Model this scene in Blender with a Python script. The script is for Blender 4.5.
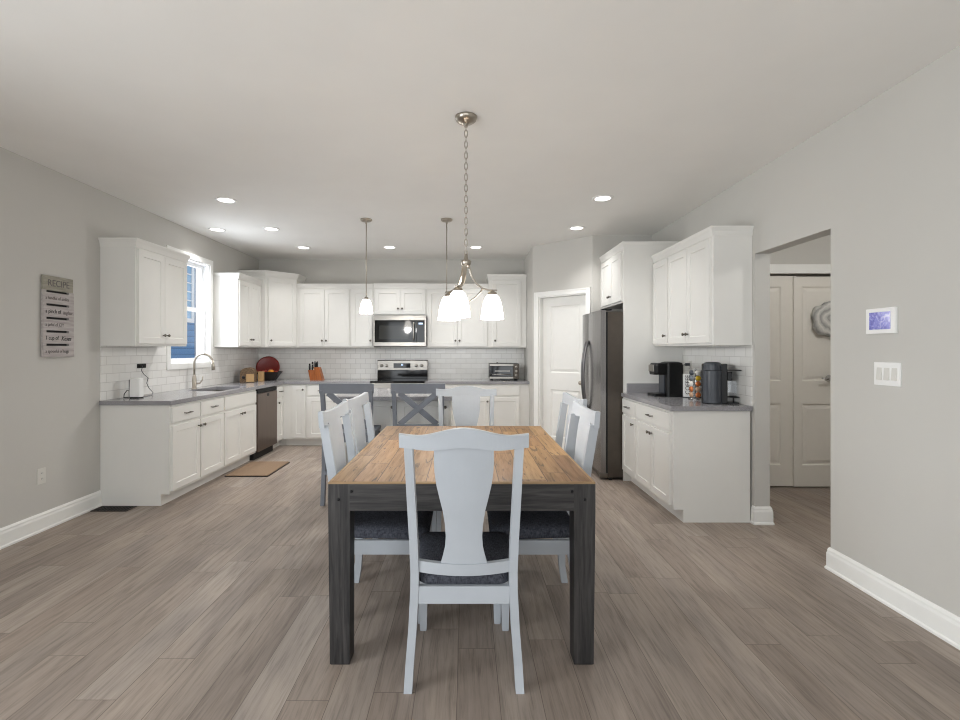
import bpy, bmesh, math, random
from mathutils import Matrix, Vector
random.seed(7)
PI = math.pi
for o in list(bpy.data.objects):
    bpy.data.objects.remove(o)
SC = bpy.context.scene
COL = SC.collection

# ------------------------------------------------------------------ camera, world, large lights, exposure
cam_d = bpy.data.cameras.new('camera')
cam_d.sensor_width = 36.0
cam_d.sensor_fit = 'HORIZONTAL'
cam_d.lens = 18.0
cam_d.shift_x = 14 / 960
cam_d.shift_y = -10 / 960
cam_d.clip_start = 0.02
cam = bpy.data.objects.new('camera', cam_d)
cam.location = (0, 0, 1.355)
cam.rotation_euler = (PI / 2, 0, 0)
COL.objects.link(cam)
SC.camera = cam

SC.view_settings.view_transform = 'Standard'
SC.view_settings.look = 'None'
SC.view_settings.exposure = 0.07
SC.view_settings.gamma = 1.0
SC.view_settings.use_curve_mapping = False
SC.cycles.use_denoising = True
SC.cycles.filter_width = 1.1
SC.cycles.max_bounces = 10
SC.cycles.diffuse_bounces = 6
SC.cycles.glossy_bounces = 4
SC.cycles.sample_clamp_indirect = 6.0
SC.cycles.caustics_reflective = False
SC.cycles.caustics_refractive = False

world = bpy.data.worlds.new('world')
SC.world = world
world.use_nodes = True
wbg = world.node_tree.nodes['Background']
wbg.inputs[0].default_value = (0.90, 0.95, 1.0, 1)
wbg.inputs[1].default_value = 0.95


def area(name, loc, direction, sx, sy, power, color):
    d = bpy.data.lights.new(name, 'AREA')
    d.shape = 'RECTANGLE'
    d.size, d.size_y = sx, sy
    d.energy = power
    d.color = color
    o = bpy.data.objects.new(name, d)
    o.location = loc
    o.rotation_euler = Vector(direction).to_track_quat('-Z', 'Z').to_euler()
    COL.objects.link(o)
    return o


DAY = (0.92, 0.967, 1.0)
area('daylight_patio', (-3.75, -0.5, 1.35), (1, 0, 0), 3.0, 2.2, 195, DAY)
area('daylight_rear', (-0.4, -2.9, 1.5), (0, 1, 0), 4.6, 2.2, 72, DAY)
area('daylight_kitchen_window', (-3.6, 5.55, 1.9), (1, 0, -0.15), 0.8, 1.1, 34, DAY)
CAN_POWER, PENDANT_POWER, CHANDELIER_POWER, HALL_FILL_POWER = 2.2, 19.0, 5.0, 21.0
WARM = (1.0, 0.985, 0.965)

# ------------------------------------------------------------------ materials
MATS = {}


def srgb(r, g, b):
    f = lambda c: (c / 255 / 12.92) if c / 255 <= 0.04045 else ((c / 255 + 0.055) / 1.055) ** 2.4
    return (f(r), f(g), f(b), 1)


class NT:
    def __init__(self, name):
        self.m = bpy.data.materials.new(name)
        self.m.use_nodes = True
        self.t = self.m.node_tree
        self.b = self.t.nodes['Principled BSDF']

    def n(self, kind, **kw):
        nd = self.t.nodes.new('ShaderNode' + kind)
        for k, v in kw.items():
            setattr(nd, k, v)
        return nd

    def l(self, a, b):
        self.t.links.new(a, b)

    def math(self, op, a, b=None):
        nd = self.n('Math', operation=op)
        for i, v in enumerate((a, b)):
            if v is None:
                continue
            if isinstance(v, (int, float)):
                nd.inputs[i].default_value = v
            else:
                self.l(v, nd.inputs[i])
        return nd.outputs[0]

    def ramp(self, fac, stops):
        nd = self.n('ValToRGB')
        el = nd.color_ramp.elements
        while len(el) < len(stops):
            el.new(0.5)
        for e, (p, c) in zip(el, stops):
            e.position = p
            e.color = c
        self.l(fac, nd.inputs[0])
        return nd.outputs[0]

    def mix(self, fac, a, b, mode='MIX'):
        nd = self.n('Mix', data_type='RGBA', blend_type=mode)
        for sock, v in ((nd.inputs[0], fac), (nd.inputs[6], a), (nd.inputs[7], b)):
            if isinstance(v, (int, float, tuple)):
                sock.default_value = v
            else:
                self.l(v, sock)
        return nd.outputs[2]

    def noise(self, vec, scale, detail=3.0, rough=0.5, dist=0.0):
        nd = self.n('TexNoise')
        nd.inputs['Scale'].default_value = scale
        nd.inputs['Detail'].default_value = detail
        nd.inputs['Roughness'].default_value = rough
        nd.inputs['Distortion'].default_value = dist
        if vec is not None:
            self.l(vec, nd.inputs['Vector'])
        return nd.outputs['Fac']

    def obj(self):
        return self.n('TexCoord').outputs['Object']

    def bump(self, h, strength=0.2, dist=0.002):
        nd = self.n('Bump')
        nd.inputs['Strength'].default_value = strength
        nd.inputs['Distance'].default_value = dist
        self.l(h, nd.inputs['Height'])
        self.l(nd.outputs[0], self.b.inputs['Normal'])

    def scalevec(self, vec, s):
        nd = self.n('Mapping')
        nd.inputs['Scale'].default_value = s
        self.l(vec, nd.inputs['Vector'])
        return nd.outputs[0]


def plain(name, rgb, rough=0.5, metal=0.0, noise=0.04, nscale=12.0, spec=0.5, bump=0.0, bscale=200.0, **kw):
    t = NT(name)
    c = srgb(*rgb)
    v = t.obj()
    f = t.noise(v, nscale, 3)
    lo = tuple(x * (1 - noise) for x in c[:3]) + (1,)
    hi = tuple(min(1, x * (1 + noise)) for x in c[:3]) + (1,)
    t.l(t.ramp(f, [(0.3, lo), (0.7, hi)]), t.b.inputs['Base Color'])
    t.b.inputs['Roughness'].default_value = rough
    t.b.inputs['Metallic'].default_value = metal
    t.b.inputs['Specular IOR Level'].default_value = spec
    for k, val in kw.items():
        t.b.inputs[k.replace('_', ' ')].default_value = val
    if bump:
        t.bump(t.noise(v, bscale, 2), bump, 0.001)
    return t.m


def emit(name, rgb, strength, base=None):
    t = NT(name)
    t.b.inputs['Base Color'].default_value = srgb(*(base or rgb))
    t.b.inputs['Emission Color'].default_value = srgb(*rgb)
    t.b.inputs['Emission Strength'].default_value = strength
    t.b.inputs['Roughness'].default_value = 0.4
    return t.m


M = {}
M['wall'] = plain('wall_paint', (199, 197, 192), 0.85, noise=0.012, nscale=2, spec=0.25, bump=0.05, bscale=120)
M['ceiling'] = plain('ceiling_paint', (238, 237, 234), 0.92, noise=0.012, nscale=3, spec=0.2, bump=0.12, bscale=60)
M['trim'] = plain('trim_paint', (240, 240, 237), 0.45, noise=0.01)
M['cab'] = plain('cabinet_paint', (228, 227, 223), 0.42, noise=0.012, nscale=4)
M['door_paint'] = plain('door_paint', (236, 235, 231), 0.5, noise=0.01)
M['closet'] = plain('closet_door_paint', (232, 228, 220), 0.5, noise=0.01)
M['chair'] = plain('chair_paint', (173, 178, 184), 0.5, noise=0.035, nscale=6, bump=0.06, bscale=90)
M['stool'] = plain('stool_paint', (104, 108, 116), 0.5, noise=0.06, nscale=10)
M['nickel'] = plain('brushed_nickel', (178, 170, 158), 0.3, 1.0, noise=0.05)
M['darkmetal'] = plain('pull_metal', (112, 107, 100), 0.35, 1.0, noise=0.05)
M['chrome'] = plain('chrome', (205, 205, 205), 0.12, 1.0, noise=0.02)
M['black'] = plain('black_plastic', (17, 17, 18), 0.4, noise=0.1, spec=0.3)
M['blackmatte'] = plain('black_rubber', (16, 16, 17), 0.7, noise=0.1)
M['blackglass'] = plain('black_glass', (10, 10, 12), 0.06, noise=0.02)
M['ovenglass'] = plain('tinted_glass', (38, 38, 36), 0.08, noise=0.15, nscale=5)
M['white_plastic'] = plain('white_plastic', (238, 238, 236), 0.4, noise=0.01)
M['offwhite_plastic'] = plain('outlet_plastic', (212, 210, 204), 0.4, noise=0.01)
M['greyplastic'] = plain('grey_plastic', (60, 64, 71), 0.35, noise=0.05)
M['vinyl'] = plain('window_vinyl', (245, 246, 247), 0.4, noise=0.01)
M['fridge_side'] = plain('fridge_side', (86, 79, 72), 0.3, 0.55, noise=0.06, bump=0.05)
M['red'] = plain('red_glaze', (128, 28, 18), 0.3, noise=0.12, nscale=9)
M['darkbowl'] = plain('dark_bowl', (34, 26, 22), 0.4, noise=0.2)
M['apple'] = plain('apple_skin', (158, 40, 26), 0.35, noise=0.25, nscale=20)
M['orange'] = plain('orange_skin', (224, 140, 40), 0.45, noise=0.1, nscale=40, bump=0.2)
M['stem'] = plain('stem_brown', (70, 50, 30), 0.7)
M['ink'] = plain('ink', (32, 32, 34), 0.7)
M['greyink'] = plain('faded_ink', (104, 98, 97), 0.7)
M['brown_register'] = plain('register_metal', (38, 30, 25), 0.5, noise=0.15)
M['cork'] = plain('tan_wood', (196, 160, 112), 0.55, noise=0.1, nscale=14)
M['shade'] = emit('lit_frosted_glass', (255, 250, 242), 12.0, (255, 250, 240))
M['lens'] = emit('light_lens', (255, 251, 245), 5.0)
M['clock'] = emit('display_digits', (200, 225, 255), 0.6)


def fabric():
    t = NT('charcoal_fabric')
    v = t.obj()
    a = t.noise(t.scalevec(v, (420, 60, 60)), 1, 2)
    b = t.noise(t.scalevec(v, (60, 420, 60)), 1, 2)
    f = t.math('MULTIPLY', t.math('ADD', a, b), 0.5)
    t.l(t.ramp(f, [(0.34, srgb(44, 46, 53)), (0.66, srgb(88, 90, 98))]), t.b.inputs['Base Color'])
    t.b.inputs['Roughness'].default_value = 0.95
    t.b.inputs['Specular IOR Level'].default_value = 0.1
    t.bump(f, 0.4, 0.002)
    return t.m


M['fabric'] = fabric()


def brushed(name, rgb, rough, axis=2, metal=1.0):
    t = NT(name)
    v = t.obj()
    s = [220, 220, 220]
    s[axis] = 2
    f = t.noise(t.scalevec(v, tuple(s)), 1, 2)
    c = srgb(*rgb)
    t.l(t.ramp(f, [(0.3, tuple(x * 0.88 for x in c[:3]) + (1,)), (0.7, tuple(min(1, x * 1.1) for x in c[:3]) + (1,))]), t.b.inputs['Base Color'])
    t.b.inputs['Metallic'].default_value = metal
    t.b.inputs['Roughness'].default_value = rough
    return t.m


M['steel'] = brushed('stainless_steel', (168, 164, 158), 0.3, 0)
M['fridge_steel'] = brushed('fridge_stainless', (148, 146, 146), 0.27, 2)
M['handle_steel'] = brushed('fridge_handle_steel', (112, 110, 110), 0.35, 2)
M['bronze_steel'] = brushed('dishwasher_stainless', (124, 110, 102), 0.32, 2)


def planks(name, width, length, tones, grain, rough, gap, gapcol, grainscale, knots=0.0, along='Y', bumps=0.15):
    t = NT(name)
    v = t.obj()
    sp = t.n('SeparateXYZ')
    t.l(v, sp.inputs[0])
    lng = sp.outputs['Y' if along == 'Y' else 'X']
    acr = sp.outputs['X' if along == 'Y' else 'Y']
    cb = t.n('CombineXYZ')
    t.l(lng, cb.inputs[0])
    t.l(acr, cb.inputs[1])
    u = t.math('DIVIDE', t.math('ADD', acr, 50.03), width)
    row = t.math('FLOOR', u)
    w1 = t.n('TexWhiteNoise', noise_dimensions='1D')
    t.l(row, w1.inputs['W'])
    vv = t.math('ADD', t.math('DIVIDE', t.math('ADD', lng, 40.0), length), t.math('MULTIPLY', w1.outputs['Value'], 7.0))
    colm = t.math('FLOOR', vv)
    idv = t.n('CombineXYZ')
    t.l(row, idv.inputs[0])
    t.l(colm, idv.inputs[1])
    w2 = t.n('TexWhiteNoise', noise_dimensions='2D')
    t.l(idv.outputs[0], w2.inputs['Vector'])
    r = w2.outputs['Value']
    fu, fv = t.math('FRACT', u), t.math('FRACT', vv)
    eu = t.math('MULTIPLY', t.math('MINIMUM', fu, t.math('SUBTRACT', 1.0, fu)), width)
    ev = t.math('MULTIPLY', t.math('MINIMUM', fv, t.math('SUBTRACT', 1.0, fv)), length)
    edge = t.math('LESS_THAN', t.math('MINIMUM', eu, ev), gap)
    # grain, shifted per plank
    sh = t.n('CombineXYZ')
    t.l(t.math('MULTIPLY', r, 37.0), sh.inputs[0])
    t.l(t.math('MULTIPLY', r, 11.0), sh.inputs[1])
    ad = t.n('VectorMath', operation='ADD')
    t.l(cb.outputs[0], ad.inputs[0])
    t.l(sh.outputs[0], ad.inputs[1])
    gv = t.scalevec(ad.outputs[0], grainscale)
    g1 = t.noise(gv, 1.0, 6, 0.62, 0.6)
    g2 = t.noise(t.scalevec(ad.outputs[0], (grainscale[0] * 3, grainscale[1] * 5, 1)), 1.0, 3, 0.6)
    big = t.noise(t.scalevec(ad.outputs[0], (0.9, 3.0, 1)), 1.0, 3, 0.5, 0.8)
    base = t.ramp(r, tones)
    gr = t.ramp(t.math('ADD', t.math('MULTIPLY', g1, 0.7), t.math('MULTIPLY', g2, 0.3)), [(0.32, (grain[0],) * 3 + (1,)), (0.5, (1, 1, 1, 1)), (0.72, (grain[1],) * 3 + (1,))])
    c = t.mix(1.0, base, gr, 'MULTIPLY')
    c = t.mix(1.0, c, t.ramp(big, [(0.3, (0.82, 0.82, 0.83, 1)), (0.7, (1.16, 1.15, 1.13, 1))]), 'MULTIPLY')
    if knots:
        vo = t.n('TexVoronoi')
        vo.inputs['Scale'].default_value = 1.0
        t.l(t.scalevec(ad.outputs[0], (3.2, 6.5, 1)), vo.inputs['Vector'])
        kn = t.ramp(vo.outputs['Distance'], [(0.05, (1, 1, 1, 1)), (0.14, (0, 0, 0, 1))])
        c = t.mix(t.math('MULTIPLY', kn, knots), c, srgb(58, 38, 22))
        cr = t.noise(t.scalevec(ad.outputs[0], (2.6, 22, 1)), 1.0, 3, 0.6, 2.2)
        ck = t.ramp(cr, [(0.35, (1, 1, 1, 1)), (0.39, (0, 0, 0, 1))])
        c = t.mix(t.math('MULTIPLY', ck, 0.75), c, srgb(52, 36, 22))
    c = t.mix(edge, c, gapcol)
    t.l(c, t.b.inputs['Base Color'])
    t.l(t.ramp(g1, [(0.3, (rough + 0.1,) * 3 + (1,)), (0.7, (rough - 0.05,) * 3 + (1,))]), t.b.inputs['Roughness'])
    h = t.math('SUBTRACT', g1, t.math('MULTIPLY', edge, 1.5))
    t.bump(h, bumps, 0.002)
    t.b.inputs['Specular IOR Level'].default_value = 0.4
    return t.m


M['floor'] = planks('floor_planks', 0.165, 1.22,
                    [(0.0, srgb(144, 131, 121)), (0.35, srgb(153, 141, 131)), (0.7, srgb(149, 136, 126)), (1.0, srgb(160, 149, 140))],
                    (0.62, 1.2), 0.45, 0.0013, srgb(106, 95, 86), (3.0, 44, 1))
M['tabletop'] = planks('table_planks', 0.105, 0.62,
                       [(0.0, srgb(116, 86, 56)), (0.4, srgb(142, 108, 70)), (0.75, srgb(128, 97, 62)), (1.0, srgb(154, 122, 82))],
                       (0.55, 1.25), 0.5, 0.0016, srgb(62, 44, 28), (3.0, 40, 1), knots=0.8)


def wood_solid(name, dark, light, scale, rough=0.55, bump=0.25):
    t = NT(name)
    v = t.obj()
    f = t.noise(t.scalevec(v, scale), 1.0, 5, 0.6, 0.5)
    t.l(t.ramp(f, [(0.3, srgb(*dark)), (0.7, srgb(*light))]), t.b.inputs['Base Color'])
    t.b.inputs['Roughness'].default_value = rough
    t.bump(f, bump, 0.002)
    return t.m


M['dark_wood_v'] = wood_solid('dark_stained_leg', (11, 11, 13), (62, 59, 58), (60, 60, 4))
M['dark_wood_h'] = wood_solid('dark_stained_apron', (11, 11, 13), (62, 59, 58), (4, 60, 60))
M['dark_wood_y'] = wood_solid('dark_stained_side_apron', (11, 11, 13), (62, 59, 58), (60, 4, 60))
M['edge_wood'] = wood_solid('table_edge_wood', (134, 108, 76), (166, 138, 100), (3, 50, 50))
M['block_wood'] = wood_solid('knife_block_wood', (128, 64, 22), (172, 98, 40), (40, 40, 5), 0.4, 0.05)
M['basket'] = wood_solid('woven_brown', (52, 40, 30), (150, 122, 92), (50, 50, 110), 0.7, 0.6)
M['sign_wood'] = wood_solid('sign_grey_wood', (158, 150, 148), (190, 184, 182), (40, 5, 60), 0.7, 0.1)
M['sign_head'] = wood_solid('sign_tan_wood', (132, 128, 116), (166, 162, 148), (40, 8, 50), 0.7, 0.1)
M['mat_fabric'] = wood_solid('mat_fabric', (122, 100, 80), (154, 130, 106), (260, 260, 60), 0.9, 0.3)


def quartz():
    t = NT('grey_quartz')
    v = t.obj()
    a = t.noise(v, 260, 2)
    b = t.noise(v, 6, 3)
    c = t.ramp(a, [(0.32, srgb(124, 123, 126)), (0.55, srgb(152, 151, 154)), (0.75, srgb(174, 173, 176))])
    t.l(t.mix(0.25, c, t.ramp(b, [(0.3, srgb(132, 131, 134)), (0.7, srgb(160, 159, 162))])), t.b.inputs['Base Color'])
    t.b.inputs['Roughness'].default_value = 0.16
    return t.m


M['quartz'] = quartz()


def tile(name, horiz):
    t = NT(name)
    sp = t.n('SeparateXYZ')
    t.l(t.obj(), sp.inputs[0])
    cb = t.n('CombineXYZ')
    t.l(sp.outputs[horiz], cb.inputs[0])
    t.l(t.math('SUBTRACT', sp.outputs['Z'], 0.914), cb.inputs[1])
    br = t.n('TexBrick')
    br.offset = 0.5
    br.inputs['Color1'].default_value = srgb(230, 229, 225)
    br.inputs['Color2'].default_value = srgb(239, 238, 235)
    br.inputs['Mortar'].default_value = srgb(196, 194, 190)
    br.inputs['Scale'].default_value = 1.0
    br.inputs['Mortar Size'].default_value = 0.0022
    br.inputs['Mortar Smooth'].default_value = 0.2
    br.inputs['Brick Width'].default_value = 0.154
    br.inputs['Row Height'].default_value = 0.0772
    t.l(cb.outputs[0], br.inputs['Vector'])
    t.l(br.outputs['Color'], t.b.inputs['Base Color'])
    rg = t.math('ADD', t.math('MULTIPLY', br.outputs['Fac'], 0.6), 0.12)
    t.l(rg, t.b.inputs['Roughness'])
    t.bump(t.math('SUBTRACT', 1.0, br.outputs['Fac']), 0.35, 0.002)
    return t.m


M['tile_y'] = tile('subway_tile_side', 'Y')
M['tile_x'] = tile('subway_tile_back', 'X')


def siding():
    t = NT('blue_siding')
    sp = t.n('SeparateXYZ')
    t.l(t.obj(), sp.inputs[0])
    fr = t.math('FRACT', t.math('MULTIPLY', sp.outputs['Z'], 6.5))
    t.l(t.ramp(fr, [(0.0, srgb(60, 92, 132)), (0.12, srgb(92, 140, 190)), (1.0, srgb(104, 152, 200))]), t.b.inputs['Base Color'])
    t.bump(fr, 0.5, 0.02)
    t.b.inputs['Roughness'].default_value = 0.7
    return t.m


M['siding'] = siding()
M['palepane'] = plain('sky_lit_pane', (150, 190, 222), 0.15, noise=0.08, nscale=3)


def screen():
    t = NT('panel_screen')
    v = t.obj()
    f = t.noise(v, 26, 4, 0.6, 1.5)
    c = t.ramp(f, [(0.3, srgb(70, 74, 150)), (0.5, srgb(120, 120, 190)), (0.62, srgb(170, 172, 200)), (0.75, srgb(120, 130, 140))])
    t.l(c, t.b.inputs['Base Color'])
    t.l(c, t.b.inputs['Emission Color'])
    t.b.inputs['Emission Strength'].default_value = 0.2
    t.b.inputs['Roughness'].default_value = 0.12
    return t.m


M['screen'] = screen()


def clear_glass(name, tint=(0.97, 0.98, 1.0), mixv=0.12):
    t = NT(name)
    out = t.t.nodes['Material Output']
    tr = t.n('BsdfTransparent')
    tr.inputs[0].default_value = tint + (1,)
    gl = t.n('BsdfGlossy')
    gl.inputs['Roughness'].default_value = 0.03
    mx = t.n('MixShader')
    mx.inputs[0].default_value = mixv
    t.l(tr.outputs[0], mx.inputs[1])
    t.l(gl.outputs[0], mx.inputs[2])
    t.l(mx.outputs[0], out.inputs[0])
    return t.m


M['glass'] = clear_glass('window_glass', mixv=0.05)
M['tank'] = clear_glass('water_tank_plastic', (0.93, 0.94, 0.95), 0.06)


def agate():
    t = NT('grey_marbled_petals')
    v = t.obj()
    d = t.n('VectorMath', operation='LENGTH')
    t.l(v, d.inputs[0])
    f = t.math('FRACT', t.math('ADD', t.math('MULTIPLY', d.outputs['Value'], 16.0), t.math('MULTIPLY', t.noise(v, 9, 3), 1.6)))
    t.l(t.ramp(f, [(0.0, srgb(214, 212, 208)), (0.45, srgb(152, 152, 150)), (0.6, srgb(190, 190, 186)), (1.0, srgb(222, 220, 216))]), t.b.inputs['Base Color'])
    return t.m


M['agate'] = agate()

# ------------------------------------------------------------------ mesh helpers


class MB:
    def __init__(self, mat=None):
        self.bm = bmesh.new()
        self.X = mat or Matrix()

    def add(self, verts, faces, smooth=False):
        vs = [self.bm.verts.new(self.X @ Vector(v)) for v in verts]
        fs = []
        for f in faces:
            try:
                fc = self.bm.faces.new([vs[i] for i in f])
                fc.smooth = smooth
                fs.append(fc)
            except ValueError:
                pass
        return vs, fs

    def box(self, x0, x1, y0, y1, z0, z1, b=0.0, seg=2):
        v = [(x0, y0, z0), (x1, y0, z0), (x1, y1, z0), (x0, y1, z0), (x0, y0, z1), (x1, y0, z1), (x1, y1, z1), (x0, y1, z1)]
        f = [(0, 3, 2, 1), (4, 5, 6, 7), (0, 1, 5, 4), (1, 2, 6, 5), (2, 3, 7, 6), (3, 0, 4, 7)]
        vs, fs = self.add(v, f)
        if b:
            es = list({e for fc in fs for e in fc.edges})
            bmesh.ops.bevel(self.bm, geom=es, offset=b, segments=seg, affect='EDGES', profile=0.7)
        return self

    def loft(self, loops, smooth=False, cap=True, closed=False):
        n = len(loops[0])
        verts = [p for lp in loops for p in lp]
        faces = []
        m = len(loops)
        for i in range(m if closed else m - 1):
            a, b2 = i * n, ((i + 1) % m) * n
            for j in range(n):
                k = (j + 1) % n
                faces.append((a + j, a + k, b2 + k, b2 + j))
        vs, fs = self.add(verts, faces, smooth)
        if cap and not closed:
            for lp in (vs[:n][::-1], vs[-n:]):
                try:
                    self.bm.faces.new(lp)
                except ValueError:
                    pass
        return self

    def prism(self, poly, z0, z1):
        return self.loft([[(x, y, z0) for x, y in poly], [(x, y, z1) for x, y in poly]])

    def lathe(self, prof, n=20, c=(0, 0, 0), smooth=True, axis='Z', cap=True):
        loops = []
        for r, z in prof:
            lp = []
            for i in range(n):
                a = 2 * PI * i / n
                x, y = r * math.cos(a), r * math.sin(a)
                p = (x, y, z) if axis == 'Z' else ((z, x, y) if axis == 'X' else (y, z, x))
                lp.append((c[0] + p[0], c[1] + p[1], c[2] + p[2]))
            loops.append(lp)
        return self.loft(loops, smooth, cap)

    def tube(self, pts, r, n=10, closed=False, smooth=True):
        pts = [Vector(p) for p in pts]
        m = len(pts)
        rs = r if isinstance(r, (list, tuple)) else [r] * m
        loops = []
        prev = None
        for i, p in enumerate(pts):
            if closed:
                d = pts[(i + 1) % m] - pts[i - 1]
            else:
                d = pts[min(i + 1, m - 1)] - pts[max(i - 1, 0)]
            d.normalize()
            if prev is None:
                up = Vector((0, 0, 1)) if abs(d.z) < 0.9 else Vector((1, 0, 0))
                u = d.cross(up).normalized()
            else:
                u = (prev - d * prev.dot(d)).normalized()
            prev = u
            w = d.cross(u)
            loops.append([tuple(p + (u * math.cos(2 * PI * k / n) + w * math.sin(2 * PI * k / n)) * rs[i]) for k in range(n)])
        return self.loft(loops, smooth, True, closed)

    def sphere(self, c, r, n=12, sz=1.0):
        prof = [(max(1e-4, r * math.sin(PI * i / n)), -r * sz * math.cos(PI * i / n)) for i in range(n + 1)]
        return self.lathe(prof, 16, c)

    def build(self, name, mat, parent=None, **props):
        bmesh.ops.remove_doubles(self.bm, verts=self.bm.verts, dist=1e-6)
        bmesh.ops.recalc_face_normals(self.bm, faces=self.bm.faces)
        me = bpy.data.meshes.new(name)
        self.bm.to_mesh(me)
        self.bm.free()
        me.materials.append(M[mat] if isinstance(mat, str) else mat)
        o = bpy.data.objects.new(name, me)
        COL.objects.link(o)
        if parent is not None:
            o.parent = parent
        for k, v in props.items():
            o[k] = v
        return o


def rrect(hx, hy, r, z, cx=0, cy=0, n=4):
    pts = []
    for sx, sy, a0 in ((1, 1, 0), (-1, 1, PI / 2), (-1, -1, PI), (1, -1, 3 * PI / 2)):
        for i in range(n + 1):
            a = a0 + PI / 2 * i / n
            pts.append((cx + sx * (hx - r) + r * math.cos(a), cy + sy * (hy - r) + r * math.sin(a), z))
    return pts


def tag(o, label, cat, group=None, kind=None):
    o['label'] = label
    o['category'] = cat
    if group:
        o['group'] = group
    if kind:
        o['kind'] = kind
    return o


def thing(name, loc, rz, label, cat, group=None):
    o = bpy.data.objects.new(name, None)
    o.empty_display_size = 0.05
    o.location = loc
    o.rotation_euler = (0, 0, rz)
    COL.objects.link(o)
    return tag(o, label, cat, group)


def dup(root, loc, rz, label, name=None):
    r = root.copy()
    COL.objects.link(r)
    r.location = loc
    r.rotation_euler = (0, 0, rz)
    r['label'] = label
    for ch in list(root.children):
        c = ch.copy()
        COL.objects.link(c)
        c.parent = r
        for g in list(ch.children):
            d = g.copy()
            COL.objects.link(d)
            d.parent = c
    return r


def struct(mb, name, mat, label, cat, parent=None):
    o = mb.build(name, mat, parent)
    o['kind'] = 'structure'
    if parent is None:
        tag(o, label, cat)
    return o


def text(body, size, loc, rot, mat, parent=None, name='lettering', align='LEFT', ext=0.0008, shear=0.0, xs=1.0):
    c = bpy.data.curves.new(name, 'FONT')
    c.body = body
    c.size = size
    c.align_x = align
    c.align_y = 'CENTER'
    c.extrude = ext
    c.shear = shear
    c.materials.append(M[mat])
    tmp = bpy.data.objects.new(name, c)
    COL.objects.link(tmp)
    bpy.context.view_layer.update()
    me = bpy.data.meshes.new_from_object(tmp.evaluated_get(bpy.context.evaluated_depsgraph_get()))
    me.name = name
    bpy.data.objects.remove(tmp)
    if not me.materials:
        me.materials.append(M[mat])
    o = bpy.data.objects.new(name, me)
    o.location = loc
    o.rotation_euler = rot
    o.scale = (xs, 1, 1)
    COL.objects.link(o)
    if parent is not None:
        o.parent = parent
    return o


# ------------------------------------------------------------------ room dimensions
H = 2.743
XL, XR, YB, YN = -3.18, 2.25, 7.36, -2.6
YA = 5.81                      # alcove wall beside the pantry
PX, PY = 0.89, 6.41            # pantry corner


def wall_axis(axis, p0, p1, u0, u1, holes, z1=H):
    """A wall slab between p0..p1 on its thin axis, u0..u1 along, with rectangular holes (ua, ub, za, zb)."""
    mb = MB()

    def put(a, b, za, zb):
        if b - a < 1e-4 or zb - za < 1e-4:
            return
        if axis == 'X':
            mb.box(p0, p1, a, b, za, zb)
        else:
            mb.box(a, b, p0, p1, za, zb)
    cur = u0
    for ua, ub, za, zb in sorted(holes):
        put(cur, ua, 0, z1)
        put(ua, ub, 0, za)
        put(ua, ub, zb, z1)
        cur = ub
    put(cur, u1, 0, z1)
    return mb


struct(MB().box(XL - 0.15, 5.0, YN - 0.15, YB + 0.15, -0.1, 0.0), 'floor', 'floor', 'grey-brown wood-look plank floor running toward the kitchen', 'floor')
struct(MB().box(XL - 0.15, 5.0, YN - 0.15, YB + 0.15, H, H + 0.1), 'ceiling', 'ceiling', 'flat off-white ceiling over the dining area and kitchen', 'ceiling')
WY0, WY1, WZ0, WZ1 = 5.145, 5.945, 1.205, 2.405
struct(wall_axis('X', XL - 0.15, XL, YN, YB, [(-2.1, 1.1, 0.0, 2.15), (WY0, WY1, WZ0, WZ1)]), 'wall_left', 'wall', 'light grey left wall with kitchen window and hanging sign', 'wall')
OY0, OY1, OZ = 2.962, 3.735, 2.105
struct(wall_axis('X', XR, XR + 0.115, YN, YA, [(OY0, OY1, 0, OZ)]), 'wall_right', 'wall', 'light grey right wall with the doorless opening to the hall', 'wall')
struct(MB().box(XL, PX, YB, YB + 0.12, 0, H), 'wall_back', 'wall', 'grey kitchen back wall behind the range and upper cabinets', 'wall')
struct(wall_axis('Y', YN - 0.12, YN, XL, XR, [(-2.7, 1.9, 0.35, 2.35)]), 'wall_rear', 'wall', 'grey wall with a wide window opening behind the camera', 'wall')
struct(MB().box(PX, PX + 0.1, PY, YB, 0, H), 'wall_pantry_side', 'wall', 'narrow grey pantry wall at the right end of the back counter', 'wall')
struct(MB().box(1.531, XR, YA, YA + 0.1, 0, H), 'wall_alcove', 'wall', 'grey wall at the back of the refrigerator alcove', 'wall')
PU = Vector((1.531 - PX, YA - PY))
PL = PU.length
PROT = math.atan2(PU.y, PU.x)
MP = Matrix.Translation((PX, PY, 0)) @ Matrix.Rotation(PROT, 4, 'Z')
PD0, PD1, PDZ = 0.098, 0.798, 2.055
mb = MB(MP)
mb.box(0, PD0, 0, 0.11, 0, H).box(PD1, PL, 0, 0.11, 0, H).box(PD0, PD1, 0, 0.11, PDZ, H)
struct(mb, 'wall_pantry', 'wall', 'angled grey pantry wall holding the white pantry door', 'wall')
# hall beyond the opening
HY = 4.72
struct(MB().box(XR + 0.115, 4.9, HY + 0.06, HY + 0.16, 0, H), 'wall_hall_back', 'wall', 'grey hall wall above the white closet doors', 'wall')
struct(MB().box(4.9, 5.0, 1.9, HY + 0.16, 0, H), 'wall_hall_end', 'wall', 'grey end wall of the hall beyond the opening', 'wall')
struct(MB().box(XR + 0.115, 4.9, 1.8, 1.9, 0, H), 'wall_hall_front', 'wall', 'grey near wall of the hall beyond the opening', 'wall')


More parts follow.
